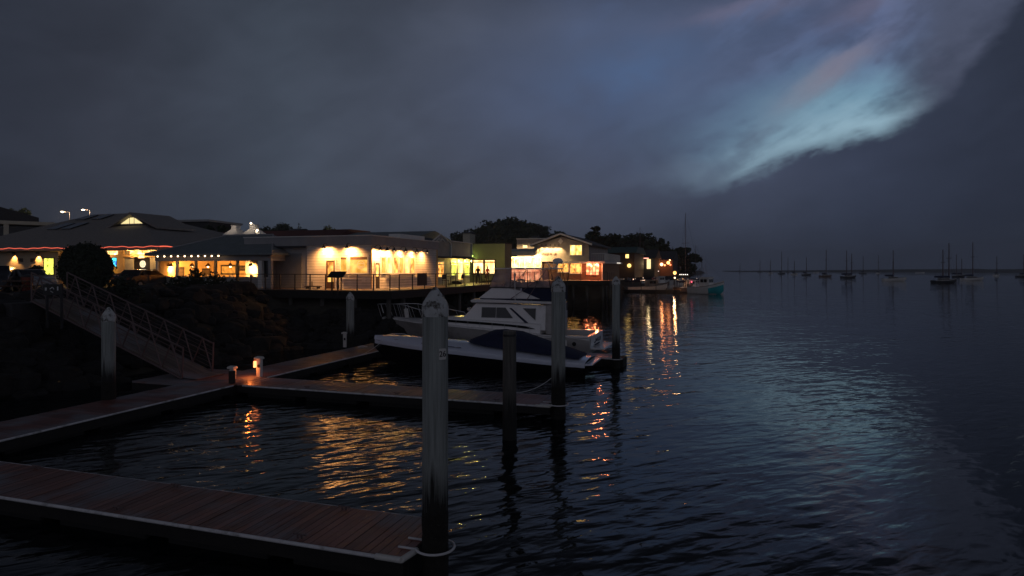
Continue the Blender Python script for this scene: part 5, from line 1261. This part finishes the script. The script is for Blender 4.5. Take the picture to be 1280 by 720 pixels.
def ex_lit(c, s_):
    def f(t, st, fb):
        t.part('deck_light', MB().ball((1.6,.9,2.3),.12,8).ball((3.1,-.8,2.5),.09,8), emit('boat_light',c,s_))
        t.part('gantry', MB().tube((.8,-.9,fb),(1.0,-.6,3.6),.05).tube((.8,.9,fb),(1.0,.6,3.6),.05).tube((1.0,-.6,3.6),(1.0,.6,3.6),.05), M['alu'])
    return f
for (lb,x,y,rt,L_,B_,fb_,hm2,cab,mst,c) in (
  ('white trawler with an amber deck light, berthed first beside the restaurant pier',776,360.5,R(62),8.5,3.0,1.3,M['hull_white'],(2.4,4.9,1.0,1.7),((2.0,10.5,.07),),(1,.55,.25)),
  ('grey sloop with furled navy sail behind the pale long fishing boat',790,358.5,R(20),8.0,2.6,1.1,M['deck_grey'],(2.6,4.8,.8,.7),((3.6,12.2,.06),),(1,.7,.5)),
  ('tan trawler with a red deck light under the white strip lamp',814,359.5,R(40),8.0,3.0,1.3,M['hull_tan'],(2.2,4.6,1.0,1.7),((1.9,9.0,.07),),(1,.22,.12)),
  ('white launch with a low cabin between the inflatable dinghy and the workboat',838,361.0,R(-20),6.5,2.4,1.0,M['hull_white'],(1.8,3.8,.9,1.2),(),(1,.5,.2)),
  ('dark sloop with a bare mast behind the light row',855,360.5,R(10),7.5,2.6,1.2,M['hull_dark'],(2.2,4.4,.8,.9),((3.2,11.0,.06),),(1,.8,.7)),
  ('white cabin boat half hidden behind the teal bowed fishing boat',868,361.5,R(-30),7.0,2.8,1.3,M['hull_white'],(2.0,4.2,1.0,1.7),((1.8,8.2,.06),),(1,.8,.7))):
    a_,b_ = water_ab(x,y,0); vessel(lb,'work_boat',(a_,b_,0),rt,L_,B_,fb_,hm2,M['hull_white'],cabin=cab,masts=mst,extras=ex_lit(c,3),group=None)
solo('floating_dock','low dark floating dock under the fishing boats at the quay','dock',(-22,134,0), MB().box(-21,-8,137.5,139.0,-.2,.5), M['fascia'])

# ---- anchored boats on the right
def anchored(label, x, y, Lpx, hullm, masts, rot, cab=True, B_=None, name='sailboat'):
    Y = CAMZ*800/(y-337); L_ = max(6, Lpx*Y/800/max(.5,abs(math.cos(rot)))); 
    a,b = at(x, Y); hx = math.cos(rot)*L_/2; hy = math.sin(rot)*L_/2
    X = (x-640)/800*Y-hx; Yc = Y-hy; aa = X*U[0]+Yc*U[1]; bb = X*N[0]+Yc*N[1]
    return vessel(label, name, (aa,bb,0), rot, L_, L_*.3, 1.05, hullm, M['deck_grey'], cabin=(L_*.28,L_*.62,L_*.09,.75) if cab else None, masts=tuple((L_*mx, CAMZ+(337-ytop)/800*Y, .16+Y*.0003) for mx,ytop in masts))
for spec in (
 ('dark two masted sailboat, the largest and nearest one at anchor on the right',1181,354.0,34,M['hull_dark'],((.42,312),(.68,303.5)),R(12)),
 ('pale sailboat with one tall mast, just right of the dark two masted one',1216,350.5,30,M['hull_white'],((.5,303),),R(8)),
 ('white motor cruiser with a short mast, alone between the two masted boats',1118,351.2,27,M['hull_white'],((.45,313),),R(-10)),
 ('dark sailboat with a pale stern and two masts, right of the tan hulled one',1061,347.6,21,M['hull_dark'],((.35,313),(.7,317)),R(15)),
 ('tan hulled sailboat with one mast among the distant anchored boats',1032,346.2,16,M['hull_tan'],((.55,312),),R(5)),
 ('small black sailboat left of the tan hulled one',1008,344.3,11,M['hull_dark'],((.5,322),),R(-8)),
 ('small grey sailboat, fourth from the left of the anchored boats',993,343.4,9,M['hull_white'],((.5,326),),R(10)),
 ('small tall masted sailboat, third from the left of the anchored boats',977,342.6,9,M['hull_dark'],((.5,314),),R(0)),
 ('tiny grey sailboat, second from the left of the anchored boats',963,341.8,6,M['hull_white'],((.5,325),),R(5)),
 ('tiny dark sailboat, leftmost of the anchored boats near the horizon',950,340.2,7,M['hull_dark'],((.5,325),),R(0)),
 ('low dark sailboat cut by the right edge of the photo',1277,346.5,14,M['hull_dark'],((.7,318),),R(0)),
 ('faint sailboat between the two masted boat and the white cruiser',1079,342.3,9,M['hull_dark'],((.5,320),),R(0)),
 ('tiny far off motor boat just right of the teal fishing boat, on the horizon',925,339.8,5,M['hull_dark'],((.5,330),),R(0)),
 ('slim pale sailboat just left of the white cruiser, tiny and far',1098,342.0,8,M['hull_white'],((.5,319),),R(35)),
 ('tiny motor boat with a low cabin between the white cruiser and the dark two master',1150,341.5,9,M['hull_white'],(),R(-25)),
 ('small dark ketch just right of the dark two master',1198,346.5,12,M['hull_dark'],((.35,318),(.75,324)),R(-30)),
 ('small pale sailboat near the right edge of the photo',1246,345.0,11,M['hull_white'],((.5,320),),R(25)),
 ('tiny sailboat between the third and fourth boats from the left',985,340.6,5,M['hull_dark'],((.5,322),),R(40)),
 ('tiny motor boat right of the small black sailboat',1020,341.0,6,M['hull_white'],(),R(-35)),
): anchored(*spec)

# ------------------------------------------------------------------ trees and shrubs
def leaves(lobes, n, size, seed=1, mb=None, flat=.6):
    r_ = random.Random(seed); mb = mb or MB(); tot = sum(l[3]**2 for l in lobes)
    for (cx,cy,cz,rr_) in lobes:
        for _ in range(int(n*rr_*rr_/tot)):
            d = Vector((r_.gauss(0,1),r_.gauss(0,1),r_.gauss(0,1))).normalized()*rr_*(r_.random()**.45)
            d *= 1+.25*noise.noise(d*1.3/rr_+Vector((cx,cy,cz)))
            p = Vector((cx,cy,cz))+Vector((d.x,d.y,d.z*flat)); s_ = size*r_.uniform(.5,1.5)
            u = Vector((r_.gauss(0,1),r_.gauss(0,1),r_.gauss(0,.6))).normalized(); v = u.orthogonal().normalized(); v = (v+u.cross(v)*r_.uniform(-1,1)).normalized()
            mb.add([p-u*s_,p-v*s_*.6,p+u*s_,p+v*s_*.6],[(0,1,2,3)])
    return mb
def tree(name, label, a, b, z, h, cw, kind='round', seed=1, n=1500, group=None, m=None):
    r_ = random.Random(seed); t = T(name, label, 'tree', (a,b,z), group, rot=r_.random()*6, grid=False)
    tr_ = MB(); tr_.tube((0,0,-.5),(0,0,h*.5),h*.035,h*.022,n=8)
    lobes=[]
    if kind == 'round':
        for i in range(11):
            q=r_.random()*6.28; rr_=cw*r_.uniform(.25,.75); zz=h*r_.uniform(.45,.9); lobes.append((rr_*math.cos(q),rr_*math.sin(q),zz,cw*r_.uniform(.28,.48)))
            tr_.tube((0,0,h*r_.uniform(.25,.5)),(lobes[-1][0],lobes[-1][1],zz),h*.016,h*.006,n=5)
    elif kind == 'cypress':   # flat layered coastal cypress
        for i in range(15):
            q=r_.random()*6.28; lv=r_.choice([.5,.62,.74,.86,.97]); rr_=cw*r_.uniform(.1,1.0)*(1.25-lv*.6); lobes.append((rr_*math.cos(q),rr_*math.sin(q),h*lv,cw*r_.uniform(.16,.34)))
            tr_.tube((0,0,h*(lv-.2)),(lobes[-1][0],lobes[-1][1],h*lv),h*.014,h*.005,n=5)
    elif kind == 'spire':
        for i in range(12): f=i/11; lobes.append((r_.uniform(-.15,.15)*cw,r_.uniform(-.15,.15)*cw,h*(.2+.78*f),cw*(.55*(1-f)+.14)*r_.uniform(.8,1.2)))
        tr_.tube((0,0,h*.5),(0,0,h*.95),h*.02,h*.005,n=6)
    t.part('trunk', tr_, M['bark']); t.part('crown', leaves(lobes,n,cw*.085,seed,flat=.45 if kind=='cypress' else .8), m or M['leaf'])
    return t
hc = at(640,262)
words_ = ['leftmost','second','third','fourth','fifth','sixth','seventh','eighth','ninth','tenth','eleventh','twelfth','thirteenth','last']
for i,(x,ytop,Y,cw) in enumerate(((573,291,215,5),(585,289,225,6),(598,287,235,6.5),(612,283,240,7.5),(624,280,245,8),(636,278,250,8.5),(648,279,250,8),(660,281,250,7.5),(671,283,245,7),(682,286,240,6.5),(693,289,235,6),(630,286,222,7),(652,287,222,7),(612,290,215,6.5))):
    a,b = at(x,Y); z=hill_z(a,b)-.3; top = CAMZ+(337-ytop)/800*Y
    tree('hill_tree','dark bushy tree on the wooded hill, %s along it from the left'%words_[i], a,b,z,max(4,top-z),cw,'round',10+i,1300,'trees on the wooded hill')
for i,(x,ytop,Y,cw,k,lb) in enumerate((
  (752,283,170,6.2,'cypress','tall open layered cypress right of the gable house roof'),
  (742,291,165,4.5,'round','round dark tree at the foot of the tall layered cypress, left side'),
  (762,292,160,4.5,'round','round dark tree at the foot of the tall layered cypress, right side'),
  (789,289.5,190,8.5,'round','broad dark tree with the highest crown behind the boat masts'),
  (802,293,190,8,'round','broad dark tree on the slope right of the highest crown'),
  (814,300,190,7.5,'round','lower dark tree on the slope above the red lit bar'),
  (826,309,190,6.5,'round','lowest dark tree at the seaward end of the wooded slope'),
  (849,312,200,6.2,'cypress','ragged dark layered conifer standing alone by the quay lamps'),
  (857,318,205,4.2,'spire','second narrow conifer just right of the taller one'),
  (862,326,215,3.4,'round','small round tree right of the two narrow conifers'),
  (268,271.5,75,1.6,'round','small round dark tree above the maroon roof'),
  (345,277,190,5,'round','distant round tree left of the small red lit house'),
  (330,283,180,5,'round','low distant tree just right of the white kitchen stacks'),
  (373,279,200,3.5,'spire','distant slim tree right of the small red lit house'),
  (414,280,205,4,'round','distant round tree above the front parapet of the white building'),
  (396,286,215,5,'round','low distant tree left of the round one above the parapet'),
  (440,287,230,5.5,'round','low distant tree by the far street light'),
  (462,290,235,5.5,'round','faint distant tree right of the far street light'),
  (57,275,95,2.6,'round','dark tree between the terrace house and the big restaurant roof'),
  (12,249,110,3.3,'round','dark tree behind the terrace house at the far left'),
 )):
    a,b = at(x,Y); z = 2.8; top = CAMZ+(337-ytop)/800*Y
    tree('tree',lb,a,b,z,top-z,cw,k,40+i,1500 if k!='cypress' else 2600)
# clipped round bush by the restaurant
a,b = at(107.5,36.6); t = T('round_bush','big clipped ball shaped bush in front of the big restaurant windows','bush',(a,b,3.3),grid=False)
mm = MB().ball((0,0,1.62),1.26,24); mm.v=[tuple(Vector(v)+Vector(v).normalized()*.06*noise.noise(Vector(v)*3)) for v in mm.v]
t.part('foliage_core', mm, M['leaf2'], smooth=80)
r_=random.Random(9); lm=MB()
for _ in range(7000):
    d=Vector((r_.gauss(0,1),r_.gauss(0,1),r_.gauss(0,1))).normalized(); p=Vector((0,0,1.62))+d*(1.26+r_.uniform(-.06,.10)*(1 if r_.random()<.85 else 2.2)+.13*noise.noise(d*3.2)); u=Vector((r_.gauss(0,1),r_.gauss(0,1),r_.gauss(0,1))).normalized(); v=u.orthogonal()
    s_=r_.uniform(.035,.085); lm.add([p-u*s_,p-v*s_*.6,p+u*s_,p+v*s_*.6],[(0,1,2,3)])
t.part('leaves', lm, M['leaf2']); t.part('stem', MB().tube((0,0,-.2),(0,0,.8),.12), M['bark'])
def shrub(label, x, Y, h, w_, seed):
    a,b = at(x,Y); t = T('shrub',label,'shrub',(a,b,3.2),grid=False)
    t.part('foliage', leaves([(0,0,h*.35,w_*.55),(w_*.15,0,h*.6,w_*.42),(-w_*.1,.1,h*.82,w_*.25),(w_*.3,.1,h*.3,w_*.4),(-w_*.3,0,h*.28,w_*.4)],900,.09,seed,flat=1.0), M['leaf2'])
    t.part('stem', MB().tube((0,0,-.3),(0,0,h*.5),.05), M['bark'])
shrub('dark upright shrub in front of the second pavilion bay',243,43.5,1.9,1.2,1); shrub('low spreading dark shrub in front of the middle pavilion bay',268,43,1.25,1.7,2)
shrub('low dark shrub between the round bush and the pavilion',222,43,1.0,1.6,3); shrub('low dark shrub near the right end of the pavilion',292,43.5,.7,1.3,4); shrub('dark shrub on the bank right of the gangway top',150,34,1.0,1.8,5)
# cloud pruned small tree by the left wall
a,b = at(42,48); t = T('pruned_tree','small cloud pruned tree silhouetted on the lit left wall','tree',(a,b,3.3),grid=False)
t.part('trunk', MB().path([(-.1,0,0),(.05,0,.7),(-.15,0,1.1),(.2,0,1.5)],.05,6).path([(.05,0,.7),(.5,0,1.25)],.03,5).path([(-.15,0,1.1),(-.7,0,1.2)],.03,5), M['bark'])
t.part('foliage', leaves([(-.75,0,1.25,.36),(-.2,0,1.5,.30),(.35,0,1.65,.42),(.65,.1,1.35,.3),(-.1,0,1.15,.25)],1600,.05,5,flat=.45), M['leaf2'])

# ------------------------------------------------------------------ cars
def car(label, x, Y, rz, paint, wagon=False):
    a,b = at(x,Y); t = T('parked_car',label,'car',(a,b,3.37),rot=rz,grid=False)
    pr = [(-2.15,.35),(-2.2,.75),(-2.0,.95),(-1.55,1.0),(-1.1,1.42),(.35,1.46),(1.05,1.0),(1.95,.86),(2.2,.65),(2.2,.35)] if not wagon else [(-2.2,.35),(-2.25,.8),(-2.1,1.1),(-1.9,1.62),(.4,1.68),(1.1,1.15),(2.0,1.0),(2.25,.75),(2.25,.35)]
    rg=[]
    for y,s_ in ((-.88,.0),(-.84,.03),(.84,.03),(.88,.0)):
        rg.append([(px_*(1 if abs(y)<.86 else .985), y*(1-.16*max(0,(pz-1.0))/.5), pz) for px_,pz in pr])
    bd = t.part('body', MB().loft(rg,closed=True), paint, smooth=30, bev=.03)
    zt = 1.40 if not wagon else 1.60
    for sgn in (1,-1):
        q=[(-1.35,1.02),(-1.02,zt-.06),(.28,zt-.04),(.85,1.02)]; mm=MB(); n=4
        mm.add([(px_, sgn*(.885*(1-.16*max(0,pz-1.0)/.5)+.004), pz) for px_,pz in q]+[(px_, sgn*(.885*(1-.16*max(0,pz-1.0)/.5)-.03), pz) for px_,pz in q],[(0,1,2,3),(7,6,5,4)]+[(i,(i+1)%4,4+(i+1)%4,4+i) for i in range(4)])
        t.part('side_window', mm, M['glass_dark'])
        for wx in (-1.35,1.35):
            wh = t.part('wheel', MB().tube((wx,sgn*.90,.33),(wx,sgn*.68,.33),.33,n=20), M['rubber'], smooth=40)
            t.part('hub', MB().tube((wx,sgn*.915,.33),(wx,sgn*.89,.33),.19,n=14), M['steel'], parent=wh)
        t.part('headlight', MB().cbox((2.17,sgn*.62,.70),.12,.36,.14), M['steel'], bev=.02); t.part('tail_light', MB().cbox((-2.17,sgn*.66,.78),.08,.30,.16), M['car_red'])
    t.part('windscreen', MB().cbox((.72,0,1.24),.04,1.36,.56,0,0,R(-57)), M['glass_dark']); t.part('rear_screen', MB().cbox((-1.36,0,1.22),.04,1.30,.5,0,0,R(46) if not wagon else R(20)), M['glass_dark'])
    t.part('bumper', MB().box(2.2,2.27,-.8,.8,.38,.56).box(-2.25,-2.19,-.8,.8,.38,.58), paint, bev=.02)
    return t
car('dark car parked before the restaurant doorway, right of the round bush',180,48.5,R(78),M['car_dark'])
car('silver grey car parked at an angle under the left lit wall',33,43.5,R(-28),M['car_silver'])
car('dark estate car at the far left edge, nearer than the silver one',-4,41,R(-60),M['car_dark'],True)
a,b = at(24,39.5); t = T('picnic_table','dark picnic table silhouetted before the silver car','table',(a,b,3.37),rot=R(-10),grid=False)
t.part('top', MB().box(-.85,.85,-.35,.35,.70,.76), M['wood']); t.part('bench', MB().box(-.85,.85,-.8,-.55,.42,.46), M['wood']); t.part('bench', MB().box(-.85,.85,.55,.8,.42,.46), M['wood'])
for x in (-.6,.6): t.part('leg', MB().tube((x,-.7,0),(x,-.1,.7),.04).tube((x,.7,0),(x,.1,.7),.04).tube((x,-.68,.38),(x,.68,.38),.03), M['wood'])
t = T('litter_bin','rusty orange lit waste bin beside the silver car','bin',(*at(34,40.5),3.37),grid=False)
t.part('body', MB().lathe((0,0,0),[(.28,0),(.34,.95)],16), M['car_red'], smooth=40); t.part('lid', MB().lathe((0,0,.95),[(.36,0),(.30,.12),(.05,.18)],16), M['dark_metal'], smooth=40)

# ------------------------------------------------------------------ street lights and houses inland
def street_lamp(label, x, y, Y, H0=3.0, s_=14, arm=-1.2, r_=.22):
    z = CAMZ+(337-y)/800*Y; a,b = at(x,Y); t = T('street_lamp',label,'street lamp',(a,b,H0),rot=0,grid=False)
    h = z-H0
    t.part('pole', MB().tube((-arm,0,-1),(-arm,0,h-.1),.09,.06).tube((-arm,0,h-.1),(0,0,h+.08),.04), M['alu'])
    t.part('lamp_head', MB().prism([(-.35,.02),(.35,.02),(.25,.14),(-.25,.14)],'b',-.14,.14), M['dark_metal']).location=(0,0,h)
    t.part('bulb', MB().ball((0,0,h-.04),r_,10,sz=.5), M['bulb_white']); lamp('POINT',(0,0,h-.4),160,(1,.75,.45),t,.2)
street_lamp('lit street lamp above the big restaurant roof, left and slightly lower one',78,264.5,105,s_=14)
street_lamp('lit street lamp above the big restaurant roof, right and slightly higher one',104,262,115)
street_lamp('distant lit street lamp above the flat roof of the white building',428,291.5,200,r_=.4)
th = T('terrace_house','dark house with pale framed terrace on the slope at the far left','building',(*at(30,78),3.0),rot=R(38),grid=False)
a0_ = 0
th.part('wall', MB().box(-9,2.6,0,8,-1,4.0), M['roof_dark']); th.part('slab', MB().box(-9.4,3.0,-1.6,8,4.0,4.35), M['cream_wall']); th.part('slab', MB().box(-9.4,3.0,-1.6,8,7.2,7.6), M['cream_wall'])
th.part('upper_wall', MB().box(-8.6,1.5,.6,8,4.36,7.19), M['glass_dark'])
for x in (-9.1,-4.5,-1.8,2.6): th.part('column', MB().box(x-.15,x+.35,-1.5,-1.15,-1 if x>2 else 4.36,7.19) , M['cream_wall'])
th.part('balcony_panel', MB().box(-1.4,2.5,-1.5,-1.42,4.36,5.3), M['grey_panel'])
th.part('roof', MB().prism([(-8.5,7.61),(1.5,7.61),(1.5,8.3),(-3.5,9.8),(-8.5,8.3)],'b',1.5,8), M['roof_dark'])
def house_(label, x, Y, wpx, ytop, ybot, wallm, roofm, lit=None, rot=None, flat=False):
    a,b = at(x,Y); z0=2.6; zt=CAMZ+(337-ytop)/800*Y; ze=CAMZ+(337-ybot)/800*Y; hw=wpx*Y/1600
    t = T('house',label,'house',(a,b,z0),rot=TH*.5 if rot is None else rot,grid=False)
    t.part('wall', MB().box(-hw,hw,0,8,-1,ze-z0), wallm)
    if flat: t.part('roof', MB().box(-hw-.3,hw+.3,-.4,8.3,ze-z0+.001,zt-z0), roofm)
    else: t.part('roof', MB().prism([(-.6,ze-z0),(8.6,ze-z0),(4,zt-z0)],'a',-hw-.3,hw+.3), roofm)
    for (wx,wz,ww,wh,mt_) in (lit or ()):
        f = t.part('window', MB().box(wx-ww/2-.1,wx+ww/2+.1,-.06,0,wz-wh/2-.1,wz+wh/2+.1), M['trim']); t.part('pane', MB().box(wx-ww/2,wx+ww/2,-.09,-.065,wz-wh/2,wz+wh/2), mt_, parent=f)
dimred = emit('dim_red_sign',(1,.16,.12),.35); dimw = emit('dim_window',(.8,.8,.85),.10)
house_('long low dark building with pale roof edge left of the white stacks',222,95,85,275,277.5,M['roof_dark'],M['grey_panel'],((1.2,6.6,1.6,.5,dimred),(-1.0,5.9,2.0,.9,M['grey_panel'])),flat=True)
house_('small distant house with a red lit panel above the flat roofs',368,150,13,284.5,288,M['cream_wall'],M['roof_dark'],((-.9,7.6,.9,1.8,emit('red_panel',(1,.12,.10),.5)),),rot=0)
house_('distant pale house among the hill trees at the left',583,205,9,289,291.5,M['cream_wall'],M['roof_dark'])
house_('distant pale house near the top of the gable house roof',666,215,10,294,297,M['cream_wall'],M['roof_dark'])
house_('distant low grey shed just right of the far lamp',470,170,40,296,298,M['grey_panel'],M['roof_dark'])
house_('distant low pale roof above the shutter wall',350,150,40,291.5,294,M['grey_panel'],M['roof_dark'],flat=True)

# ------------------------------------------------------------------ person in a red jacket on the terrace
def person(label, a, b, z, rz, jacket, trousers):
    pts = {'pel':(0,0,.95,.15,.11),'wst':(0,0,1.08,.135,.10),'che':(0,0,1.32,.165,.11),'nek':(0,0,1.48,.06,.06),'hd0':(0,0,1.58,.075,.09),'hd1':(0,.01,1.68,.085,.10),'hd2':(0,0,1.76,.05,.06),
     'hL':(.09,0,.88,.10,.10),'kL':(.11,.02,.50,.062,.062),'aL':(.11,-.02,.09,.042,.042),'fL':(.12,.13,.04,.035,.03),'hR':(-.09,0,.88,.10,.10),'kR':(-.12,.06,.50,.062,.062),'aR':(-.12,-.04,.09,.042,.042),'fR':(-.13,.11,.04,.035,.03),
     'sL':(.18,0,1.42,.06,.06),'eL':(.25,-.03,1.15,.045,.045),'wL':(.22,.14,.96,.032,.032),'nL':(.21,.20,.92,.03,.02),'sR':(-.18,0,1.42,.06,.06),'eR':(-.25,-.03,1.15,.045,.045),'wR':(-.24,.08,.92,.032,.032),'nR':(-.24,.12,.85,.03,.02)}
    ed = [('pel','wst'),('wst','che'),('che','nek'),('nek','hd0'),('hd0','hd1'),('hd1','hd2'),('pel','hL'),('hL','kL'),('kL','aL'),('aL','fL'),('pel','hR'),('hR','kR'),('kR','aR'),('aR','fR'),('che','sL'),('sL','eL'),('eL','wL'),('wL','nL'),('che','sR'),('sR','eR'),('eR','wR'),('wR','nR')]
    k = list(pts); me = bpy.data.meshes.new('person'); me.from_pydata([pts[q][:3] for q in k],[(k.index(p),k.index(q)) for p,q in ed],[])
    o = bpy.data.objects.new('person', me); col.objects.link(o)
    sk = o.modifiers.new('skin','SKIN'); sd = o.modifiers.new('sub','SUBSURF'); sd.levels = 2; sd.render_levels = 2
    for i,q in enumerate(k): me.skin_vertices[0].data[i].radius = pts[q][3:5]
    me.skin_vertices[0].data[0].use_root = True
    bpy.context.view_layer.update()
    fin = bpy.data.meshes.new_from_object(o.evaluated_get(bpy.context.evaluated_depsgraph_get())); bpy.data.objects.remove(o)
    fin.materials.clear()
    skin = mat('skin',(.45,.28,.20),.6,.05,5)
    for mt in (jacket, trousers, skin, M['dark_wood']): fin.materials.append(mt)
    for p in fin.polygons:
        c = p.center; p.use_smooth = True
        if c.z > 1.70 or (c.z > 1.58 and c.y < -.01): p.material_index = 3
        elif c.z > 1.49: p.material_index = 2
        elif c.z > .92 and not (abs(c.x) > .19 and c.z < .97): p.material_index = 0
        elif abs(c.x) > .18 and c.z > .8: p.material_index = 2
        else: p.material_index = 1
    o = bpy.data.objects.new('person', fin); col.objects.link(o); o.location = W(a,b,z); o.rotation_euler.z = rz; o['label']=label; o['category']='person'
red = mat('red_jacket',(.50,.02,.02),.7,.1,6); navy = mat('dark_trousers',(.02,.02,.03),.8,.1,6)
a,b = hit_b(609.5,340,64.2)[0],64.2; person('person in a bright red jacket standing outside the bright window of the green building', a, b, D, R(150), red, navy)
a = hit_b(572,345,58)[0]; person('person in dark clothes standing at the railing by the yellow porch', -22.0, 57.0, D, R(200), mat('dark_coat',(.03,.025,.025),.8,.1,6), navy)

# ------------------------------------------------------------------ sea haze
hz = MB().box(-1200,1400,-60,2600,-4.2,75)
hm_, hnt, hb_ = newmat('haze_air')
pv_ = nd(hnt,'ShaderNodeVolumePrincipled'); pv_.inputs['Color'].default_value=(.80,.84,.92,1); pv_.inputs['Density'].default_value=.00036; pv_.inputs['Anisotropy'].default_value=.2
hnt.nodes.remove(hb_); hnt.links.new(pv_.outputs[0], hnt.nodes['Material Output'].inputs['Volume'])
me = mesh_from('haze', hz); me.materials.append(hm_); ho = bpy.data.objects.new('haze', me); col.objects.link(ho); ho['kind']='stuff'
scene.cycles.volume_bounces = 0
